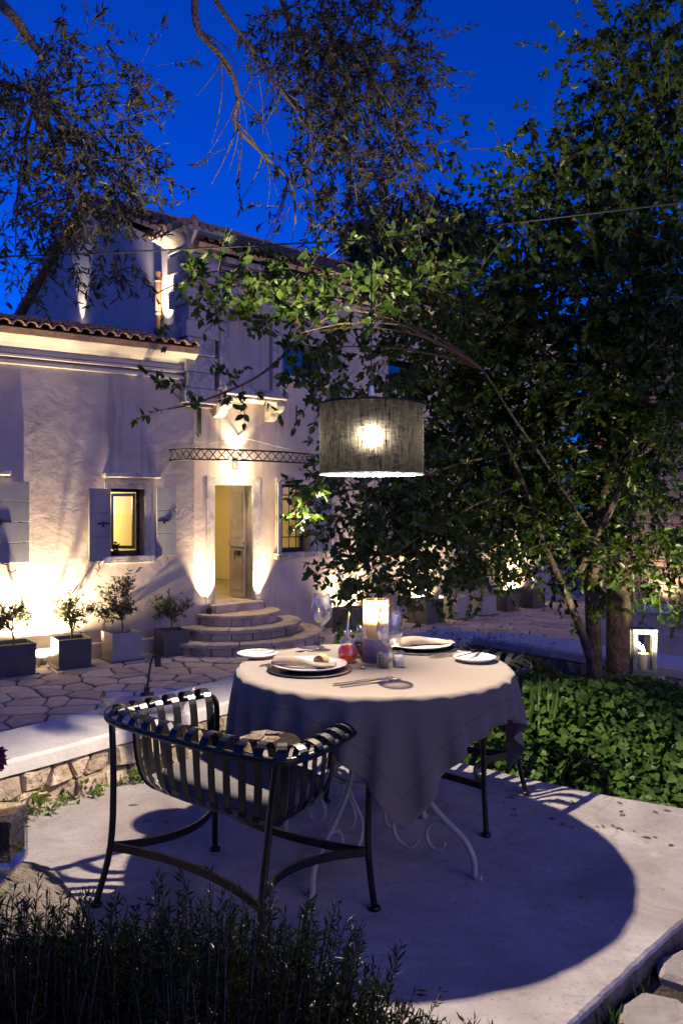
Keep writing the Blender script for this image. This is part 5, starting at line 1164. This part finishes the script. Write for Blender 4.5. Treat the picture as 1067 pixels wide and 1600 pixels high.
stem([(2.05, 5.72, 1.3), (1.6, 5.6, 2.0), (1.2, 5.4, 2.5), at(720, 470, 5.0), at(600, 430, 4.6), at(450, 430, 4.4), at(330, 425, 4.3), at(225, 468, 4.2)], .011, .0025, 'long_branch')
stem([at(560, 450, 4.4), at(460, 540, 4.3), at(400, 590, 4.25), at(320, 625, 4.2), at(262, 640, 4.15)], .010, .003, 'hanging_branch')
stem([at(900, 900, 5.5), at(960, 780, 5.3), at(1000, 650, 5.2), at(1060, 470, 5.0)], .03, .012, 'branch')
fo = Foliage(); LL, LW = .056, .030
def cl_(x, y, Z, r, nt, nl=9, rz=None, **k): fo.cluster(at(x, y, Z), (r, r*1.1, rz or r*.8), nt, nl, LL, LW, .08, .34, .0025, .15, **k) if not k else fo.cluster(at(x, y, Z), (r, r*1.1, rz or r*.8), nt, nl, LL, LW, .08, **k)
DENSE = [(1010, 120, 5.6, .42, 70), (1070, 40, 5.6, .4, 60), (1060, 210, 5.4, .42, 70), (960, 230, 5.7, .36, 60), (880, 300, 5.7, .34, 50), (1030, 330, 5.3, .45, 80), (940, 350, 5.6, .4, 70), (820, 390, 5.8, .38, 55),
         (960, 450, 5.2, .45, 80), (1070, 450, 5.0, .42, 70), (860, 480, 5.5, .45, 80), (770, 470, 5.5, .36, 55), (700, 470, 5.2, .30, 40), (640, 450, 4.9, .26, 32), (730, 560, 5.6, .38, 60), (820, 590, 5.6, .42, 75), (920, 590, 5.4, .45, 85), (1010, 580, 5.3, .42, 75),
         (690, 640, 5.6, .36, 55), (770, 690, 5.7, .42, 75), (860, 710, 5.6, .42, 80), (950, 710, 5.5, .40, 75), (1010, 720, 5.6, .26, 26), (640, 720, 5.4, .32, 45), (700, 770, 5.5, .38, 65), (790, 790, 5.6, .38, 70), (870, 810, 5.6, .36, 60), (620, 810, 5.2, .26, 38), (680, 850, 5.3, .24, 36), (760, 860, 5.5, .25, 30),
         (560, 790, 5.0, .20, 22), (600, 880, 5.0, .18, 20), (930, 860, 5.7, .28, 34), (1000, 880, 5.5, .22, 26), (1030, 820, 5.4, .22, 20), (1040, 650, 5.2, .26, 28), (560, 905, 4.9, .12, 10)]
for (x, y, Z, r, nt) in DENSE: fo.cluster(at(x, y, Z), (r, r*1.1, r*.85), int(nt*2.0), 15, LL, LW, .08, .34, .0025, .15)
THIN = [(560, 470, 4.5, .26, 30), (500, 440, 4.4, .22, 26), (440, 470, 4.4, .2, 24), (400, 430, 4.35, .16, 18), (350, 445, 4.3, .14, 15), (300, 440, 4.25, .10, 9), (560, 560, 4.8, .24, 24), (620, 560, 5.0, .26, 26), (480, 520, 4.3, .16, 14), (520, 600, 4.7, .16, 10), (450, 560, 4.3, .08, 6), (500, 590, 4.5, .14, 9),
        (330, 620, 4.2, .07, 4), (290, 632, 4.2, .05, 4), (380, 600, 4.25, .05, 3), (250, 470, 4.2, .05, 2), (845, 270, 5.4, .2, 14), (790, 260, 5.4, .16, 11), (730, 240, 5.3, .13, 8), (850, 180, 5.5, .15, 9), (880, 80, 5.6, .14, 9), (780, 320, 5.5, .2, 16), (940, 60, 5.6, .2, 14),
        (540, 730, 4.6, .15, 12), (545, 850, 4.9, .15, 12), (640, 900, 5.1, .12, 8), (1050, 920, 5.3, .15, 14), (1030, 680, 5.2, .12, 8), (900, 930, 5.6, .16, 10)]
for (x, y, Z, r, nt) in THIN: fo.cluster(at(x, y, Z), (r, r*1.1, r*.8), int(nt*1.15), 13, LL*.95, LW, .06, .22, .0022, .2)
for (x, y, Z, r, nt) in ((492, 752, 3.55, .045, 9), (478, 778, 3.55, .04, 8), (470, 805, 3.52, .035, 6), (503, 735, 3.6, .04, 7), (455, 742, 3.55, .02, 3)): fo.cluster(at(x, y, Z), (r, r, r), nt, 7, .042, .024, .04, .09, .0016, .3)
fo.wood.tube(spline([at(545, 730, 4.4), at(530, 700, 3.9), at(505, 730, 3.6), at(488, 765, 3.55), at(468, 815, 3.52)], 4), .004, 5, False)
fo.limbs((2.06, 5.72, 1.7), [at(*d[:3]) for d in DENSE[::2]], .016); fo.limbs(at(750, 575, 4.8), [at(*d[:3]) for d in THIN[:12:2]], .008); fo.limbs(at(640, 720, 5.4), [at(560, 790, 5.0), at(600, 880, 5.0), at(545, 850, 4.9), at(540, 730, 4.6), at(490, 770, 4.3)], .010)
fo.wood.build('twigs', M['twig'], tree)['kind'] = 'stuff'; mesh_obj('crown', fo.mesh('crown', 'oval'), M['leaf'], tree)
# olive tree whose boughs hang in from above
ol = thing('olive_tree', 'grey olive tree with drooping boughs hanging in from the top left', 'tree', (OT.x, OT.y, YARD))
q = MB(); q.tube(spline([(OT.x, OT.y, YARD-.1), (OT.x+.03, OT.y, .3), (OT.x-.05, OT.y+.1, 1.3), (OT.x+.02, OT.y+.2, 2.4), (OT.x+.25, OT.y+.4, 3.4)], 5), [.26-.006*i for i in range(21)], 12); q.build('trunk', M['olivebark'], ol)
def bough(pts, r0, r1):
    sp = spline(pts, 5); n_ = len(sp); q = MB(); q.tube(sp, [r0+(r1-r0)*i/(n_-1) for i in range(n_)], 8); q.build('bough', M['olivebark'], ol)
T0 = Vector((OT.x+.2, OT.y+.35, 3.2))
bough([T0, (-2.6, 4.2, 4.3), at(-40, -20, 4.8), at(20, 25, 4.7), at(45, 60, 4.7), at(66, 88, 4.65)], .05, .018)
bough([T0, (-2.5, 4.3, 3.7), at(-60, 110, 4.8), at(0, 130, 4.8), at(60, 150, 4.8), at(110, 200, 4.7), at(120, 290, 4.6)], .03, .006)
bough([T0, (-2.4, 3.9, 4.8), at(150, -260, 4.5), at(290, -80, 4.6), at(305, 25, 4.6), at(315, 55, 4.6), at(355, 100, 4.65), at(372, 150, 4.7), at(368, 195, 4.7), at(410, 240, 4.75), at(455, 290, 4.8), at(462, 350, 4.8)], .028, .006)
bough([at(290, -90, 4.6), at(340, 5, 4.7), at(385, 65, 4.8), at(420, 115, 4.85), at(470, 180, 4.9), at(530, 240, 5.0)], .016, .006)
bough([at(300, -100, 4.7), at(420, -40, 5.0), at(470, 90, 5.1), at(540, 160, 5.2), at(600, 230, 5.2)], .02, .006)
bough([at(420, -40, 5.0), at(540, -30, 5.2), at(640, 60, 5.3)], .014, .006)
fo = Foliage(); OL, OW = .058, .0145
for (x, y, Z, r, nt) in [(40, 180, 4.8, .30, 34), (110, 190, 4.7, .26, 30), (60, 260, 4.7, .30, 36), (150, 240, 4.7, .26, 30), (190, 200, 4.7, .16, 12), (20, 330, 4.7, .22, 18), (110, 300, 4.6, .24, 22), (170, 300, 4.6, .20, 16), (215, 270, 4.6, .12, 9), (130, 80, 4.8, .18, 12), (200, 100, 4.8, .16, 10), (240, 130, 4.8, .08, 5), (90, 40, 4.8, .12, 5), (120, 370, 4.6, .15, 10), (180, 370, 4.6, .13, 9), (25, 400, 4.6, .14, 10), (60, 130, 4.8, .2, 15), (160, 410, 4.5, .10, 6), (10, 100, 4.8, .12, 7),
                          (480, 30, 5.1, .26, 36), (550, 40, 5.2, .28, 44), (610, 70, 5.2, .26, 38), (520, 110, 5.1, .28, 42), (580, 140, 5.2, .28, 42), (640, 110, 5.3, .16, 14), (520, 190, 5.0, .24, 28), (590, 220, 5.1, .24, 30), (640, 230, 5.2, .14, 12), (540, 270, 5.0, .22, 26), (480, 250, 4.9, .14, 9), (610, 290, 5.1, .18, 15), (560, 330, 5.0, .18, 14), (650, 190, 5.2, .10, 6), (480, 330, 4.9, .16, 10), (450, 60, 5.0, .14, 9), (460, 130, 5.0, .12, 6), (660, 300, 5.2, .12, 8), (370, 230, 4.8, .1, 2), (430, 20, 5.0, .12, 7)]:
    fo.cluster(at(x, y, Z), (r, r*1.2, r*.9), int(nt*1.4), 18, OL, OW, .02, .30, .0025, .45)
# unseen crown added above and behind the viewer to block skylight
for k in range(46):
    x = random.uniform(-3.6, 2.2); y = random.uniform(-1.6, 4.0); z = max(4.1, 1.4+.62*y+1.1)+random.uniform(0, .9)
    fo.cluster((x, y, z), (.55, .55, .4), 34, 16, .075, .022, .02, .42, .003, .4)
for e in ((-1.6, 1.2, 4.6), (.2, 1.0, 4.7), (1.6, 2.6, 4.9), (-.6, -.6, 4.6), (-2.6, .2, 4.4), (1.2, .2, 4.6)): fo.wood.tube(bez(T0, (T0+Vector(e))/2+Vector((0, 0, .9)), e, 9), [.07-.006*i for i in range(9)], 6, False)
for (x, y, Z) in [(345, 95, 4.6), (372, 150, 4.7), (385, 65, 4.8), (420, 115, 4.85), (410, 240, 4.75), (370, 190, 4.7), (450, 280, 4.8), (315, 50, 4.6), (440, 140, 4.9), (470, 180, 4.9), (400, 90, 4.8)]:
    for _ in range(3):                # bare drooping twigs
        a = at(x, y, Z); e = a+Vector((random.uniform(-.2, .25), random.uniform(-.2, .2), random.uniform(-.45, -.1))); fo.wood.tube(bez(a, (a+e)/2+Vector((.06, 0, .05)), e, 5), [.006, .005, .004, .003, .0015], 4, False)
fo.limbs(at(60, 150, 4.8), [at(40, 180, 4.8), at(150, 240, 4.7), at(20, 330, 4.7), at(170, 300, 4.6), at(215, 270, 4.6), at(130, 80, 4.8), at(240, 130, 4.8), at(120, 370, 4.6), at(180, 370, 4.6), at(160, 410, 4.5), at(25, 400, 4.6)], .012); fo.limbs(at(510, 80, 5.1), [at(550, 40, 5.2), at(610, 70, 5.2), at(640, 110, 5.3), at(590, 220, 5.1), at(640, 230, 5.2), at(540, 270, 5.0), at(610, 290, 5.1), at(560, 330, 5.0), at(480, 330, 4.9), at(660, 300, 5.2)], .012)
fo.wood.build('twigs', M['olivebark'], ol)['kind'] = 'stuff'; mesh_obj('crown', fo.mesh('crown', 'slim', droop=.05), M['olive'], ol)
# dark trees beyond the roof
def far_tree(label, x, y, Z, r, h):
    c = at(x, y, Z); t = thing('background_tree', label, 'tree', (c.x, c.y, YARD), 'trees beyond the house'); q = MB(); q.tube([(c.x, c.y, YARD), (c.x+.1, c.y, c.z-h), (c.x, c.y, c.z)], [.25, .18, .06], 8); q.build('trunk', M['bark'], t)
    fo = Foliage()
    for _ in range(26):
        u = Vector(rot_rand(1)[0]); p = c+Vector((u.x*r, u.y*r, u.z*h))*random.uniform(.3, .95); fo.cluster(p, (.6, .6, .5), 16, 10, .22, .11, .05, .6, .01, .1)
    fo.limbs((c.x, c.y, c.z-h), [c+Vector((random.uniform(-r, r)*.6, random.uniform(-r, r)*.6, random.uniform(-h, h)*.6)) for _ in range(8)], .08)
    fo.wood.build('limbs', M['bark'], t); mesh_obj('crown', fo.mesh('crown', 'oval'), M['darkleaf'], t)
far_tree('dark tree rising behind the house roof, left of the two', 610, 360, 26, 1.5, 1.7); far_tree('dark tree rising behind the house roof, right of the two', 700, 385, 27, 1.5, 1.6)
# ivy bed
def ivy():
    P = []; D = []; U = []
    for _ in range(46000):
        x = RNG.uniform(.2, 3.4); y = RNG.uniform(3.2, 6.9); p = Vector((x, y))
        fl = 4.44-.66*(x-.6) if x > .5 else 4.6         # front limit along the patio
        d = y-fl
        if d < -.02 or (p-WC).dot(VN) < .03 or (p-WA).dot(WN) < .05: continue
        if x < .9 and RNG.uniform() < .35: continue
        bump_ = .5+.5*math.sin(x*5.1+1)*math.cos(y*4.3); H = min(.40, .05+d*.6)*(.55+.6*bump_)
        H *= max(.16, min(1, ((p-WC).dot(VN)-.1)/.95)); z = soil_z(x, y)+H*RNG.uniform(.1, 1)**.55
        P.append((x, y, z)); th = RNG.uniform(0, 2*PI); D.append((math.cos(th)-.15, math.sin(th)-.55, -.35+RNG.normal(0, .25))); U.append((RNG.normal(0, .6), -.45+RNG.normal(0, .55), 1))
    P = np.array(P); n_ = len(P); L = RNG.uniform(.022, .056, n_); return leaves_mesh('ivy', P, np.array(D), L, L*.95, np.array(U), 'heart', .18, .15)
iv = mesh_obj('ivy', ivy(), M['ivy']); tag(iv, 'dense green heart-leaved ivy covering the bed under the tree', 'ivy', kind='stuff')
# small weeds along the foot of the rubble wall
def tuft(name, label, c, n_, L, W, h, m_, cat='plant', group=None, shape='slim', spread=.06):
    t = thing(name, label, cat, tuple(c), group); fo = Foliage()
    for _ in range(n_):
        a = Vector(c)+Vector((random.gauss(0, spread), random.gauss(0, spread), 0)); fo.twig(a, a+Vector((random.gauss(0, h*.35), random.gauss(0, h*.35), h*random.uniform(.4, 1.1))), 6, L, W, .05, .0015, .1, .7)
    mesh_obj('foliage', fo.mesh(name, shape), m_, t); fo.wood.build('stems', M['twig'], t)
for k, (u, lb) in enumerate(((-.05, 'small weed sprouting at the left end of the rubble wall'), (.10, 'leafy weed at the foot of the rubble wall, second from the left edge'), (.34, 'low weed tuft at the wall foot, middle'), (.62, 'wide weed clump at the wall foot left of the chair leg'), (.80, 'green weed clump at the wall foot behind the chair leg'), (1.15, 'weed clump at the wall foot seen through the chair straps'))):
    p = WA+WD*u+WN*.06; tuft('weed', lb, (p.x, p.y, -.02), (16, 20, 12, 30, 34, 24)[k], .034, .017, (.12, .13, .08, .09, .13, .12)[k], M['weed'], 'weed', 'weeds at the foot of the wall', 'oval', .045)
# sword leaves in the ivy and grass by the slab edge
def blades(name, label, c, n_, h, w, m_, spread=.05):
    P = []; D = []; 
    for _ in range(n_): P.append((c[0]+random.gauss(0, spread), c[1]+random.gauss(0, spread), c[2])); D.append((random.gauss(0, .22), random.gauss(0, .22), 1))
    P = np.array(P); L = RNG.uniform(.6, 1, n_)*h; t = thing(name, label, 'plant', tuple(c)); mesh_obj('blades', leaves_mesh('blades', P, np.array(D), L, np.full(n_, w), None, 'slim', .3, .15), m_, t)['kind'] = 'stuff'
blades('iris_plant', 'sword-leaved plant standing in the ivy right of the table', onz(852, 1165, .05), 12, .42, .022, M['ivy'], .05)
blades('grass_tuft', 'small grass tuft at the broken patio edge, bottom right', (.72, 2.31, -.09), 34, .10, .005, M['weed'], .035); blades('grass_tuft', 'thin grass tuft growing by the lowest stepping stone', (.86, 2.46, -.09), 16, .07, .005, M['weed'], .04)
# shrubs between the far chair and the wall
for k, (x, y, Z, lb) in enumerate(((655, 1000, 5.6, 'dark bushy shrub behind the far napkin plate'), (720, 990, 5.9, 'dark feathery shrub behind the far chair'), (800, 1005, 5.5, 'dark feathery shrub between the far chair and the tree'))):
    c = at(x, y, Z); z0 = soil_z(c.x, c.y); tuft('garden_shrub', lb, (c.x, c.y, z0), 130, .045, .007, .45, M['darkleaf'], 'shrub', 'shrubs behind the table', 'slim', .17)
# rosemary in the foreground
def rosemary(label, c, R_, h, n_):
    t = thing('rosemary_bush', label, 'shrub', tuple(c), 'rosemary bushes in the foreground'); P = []; D = []; wood = MB()
    for _ in range(n_):
        an = random.uniform(0, 2*PI); rr = R_*math.sqrt(random.random()); bx, by = math.cos(an)*rr, math.sin(an)*rr; lean = .5*rr/R_+random.uniform(-.15, .3)
        hh = h*(1-.45*(rr/R_)**2)*random.uniform(.72, 1.08); a = Vector((c[0]+bx*.8, c[1]+by*.8, c[2]+hh*.25)); e = Vector((c[0]+bx+math.cos(an)*lean*hh*.5+random.gauss(0, .03), c[1]+by+math.sin(an)*lean*hh*.5+random.gauss(0, .03), c[2]+hh))
        m_ = (a+e)/2+Vector((math.cos(an), math.sin(an), 0))*.03; wood.tube([a, m_, e], [.003, .0025, .0012], 3, False); k = 64
        ts = np.linspace(.25, 1, k)[:, None]; A, Mm, E = np.array(a), np.array(m_), np.array(e); pos = A*(1-ts)**2+Mm*2*ts*(1-ts)+E*ts**2; tan = unit((Mm-A)*(1-ts)+(E-Mm)*ts)
        P.append(pos); D.append(tan*.75+rot_rand(k)*.85)
    P = np.concatenate(P); D = np.concatenate(D); L = RNG.uniform(.018, .031, len(P)); wood.build('stems', M['bark'], t); mesh_obj('foliage', leaves_mesh('foliage', P, D, L, L*.17, None, 'needle', .1, .08), M['rosemary'], t)
rosemary('dark rosemary bush at the bottom left corner', (-.66, 1.47, -.05), .38, .66, 1000); rosemary('tallest rosemary bush in front of the near chair', (-.28, 1.55, -.05), .38, .63, 1100); rosemary('lower rosemary bush nearest the viewer at the bottom', (-.12, 1.16, -.05), .34, .55, 800); rosemary('low rosemary bush at the right end of the row over the patio edge', (.10, 1.44, -.05), .26, .46, 600); rosemary('small rosemary bush beside the boulder at the left edge', (-.98, 1.64, -.05), .28, .60, 520)
# fallen leaves and debris on the patio
for k, (x, y, a, lb) in enumerate(((455, 1260, .3, 'brown fallen twig'), (200, 1258, .2, 'fallen brown leaf on the patio left of the chair'), (222, 1282, -.2, 'fallen green leaf on the patio left of the chair'), (253, 1283, -.6, 'thin brown twig on the patio near the chair shadow'), (905, 1402, .5, 'small pale leaf on the patio in the light, lower right'))):
    if k == 0: continue
    p = onz(x, y, .003); me = leaves_mesh('fallen_leaf', np.zeros((1, 3)), np.array([[math.cos(a), math.sin(a), .05]]), np.array([.055 if k != 4 else .02]), np.array([.012]), np.array([[0, 0, 1.]]), 'oval', .3, .1); o = mesh_obj('fallen_leaf', me, M['weed' if k == 2 else 'twig']); o.location = p; tag(o, lb, 'leaf', 'fallen leaves on the patio')
lp = []; ld = []
for k in range(70):
    x = .75+1.0*random.random()+random.gauss(0, .05); y = 4.30-.62*(x-.6)-random.uniform(.02, .55); a = random.uniform(0, 6.28)
    lp.append((x, y, .004)); ld.append((math.cos(a), math.sin(a), .05))
ll = RNG.uniform(.012, .04, len(lp)); o = mesh_obj('leaf_litter', leaves_mesh('leaf_litter', np.array(lp), np.array(ld), ll, ll*.45, np.tile([[0, 0, 1.]], (len(lp), 1)), 'oval', .3, .12), M['twig']); tag(o, 'scattered dry leaf litter on the patio along the ivy border', kind='stuff')
bpy.context.view_layer.update()
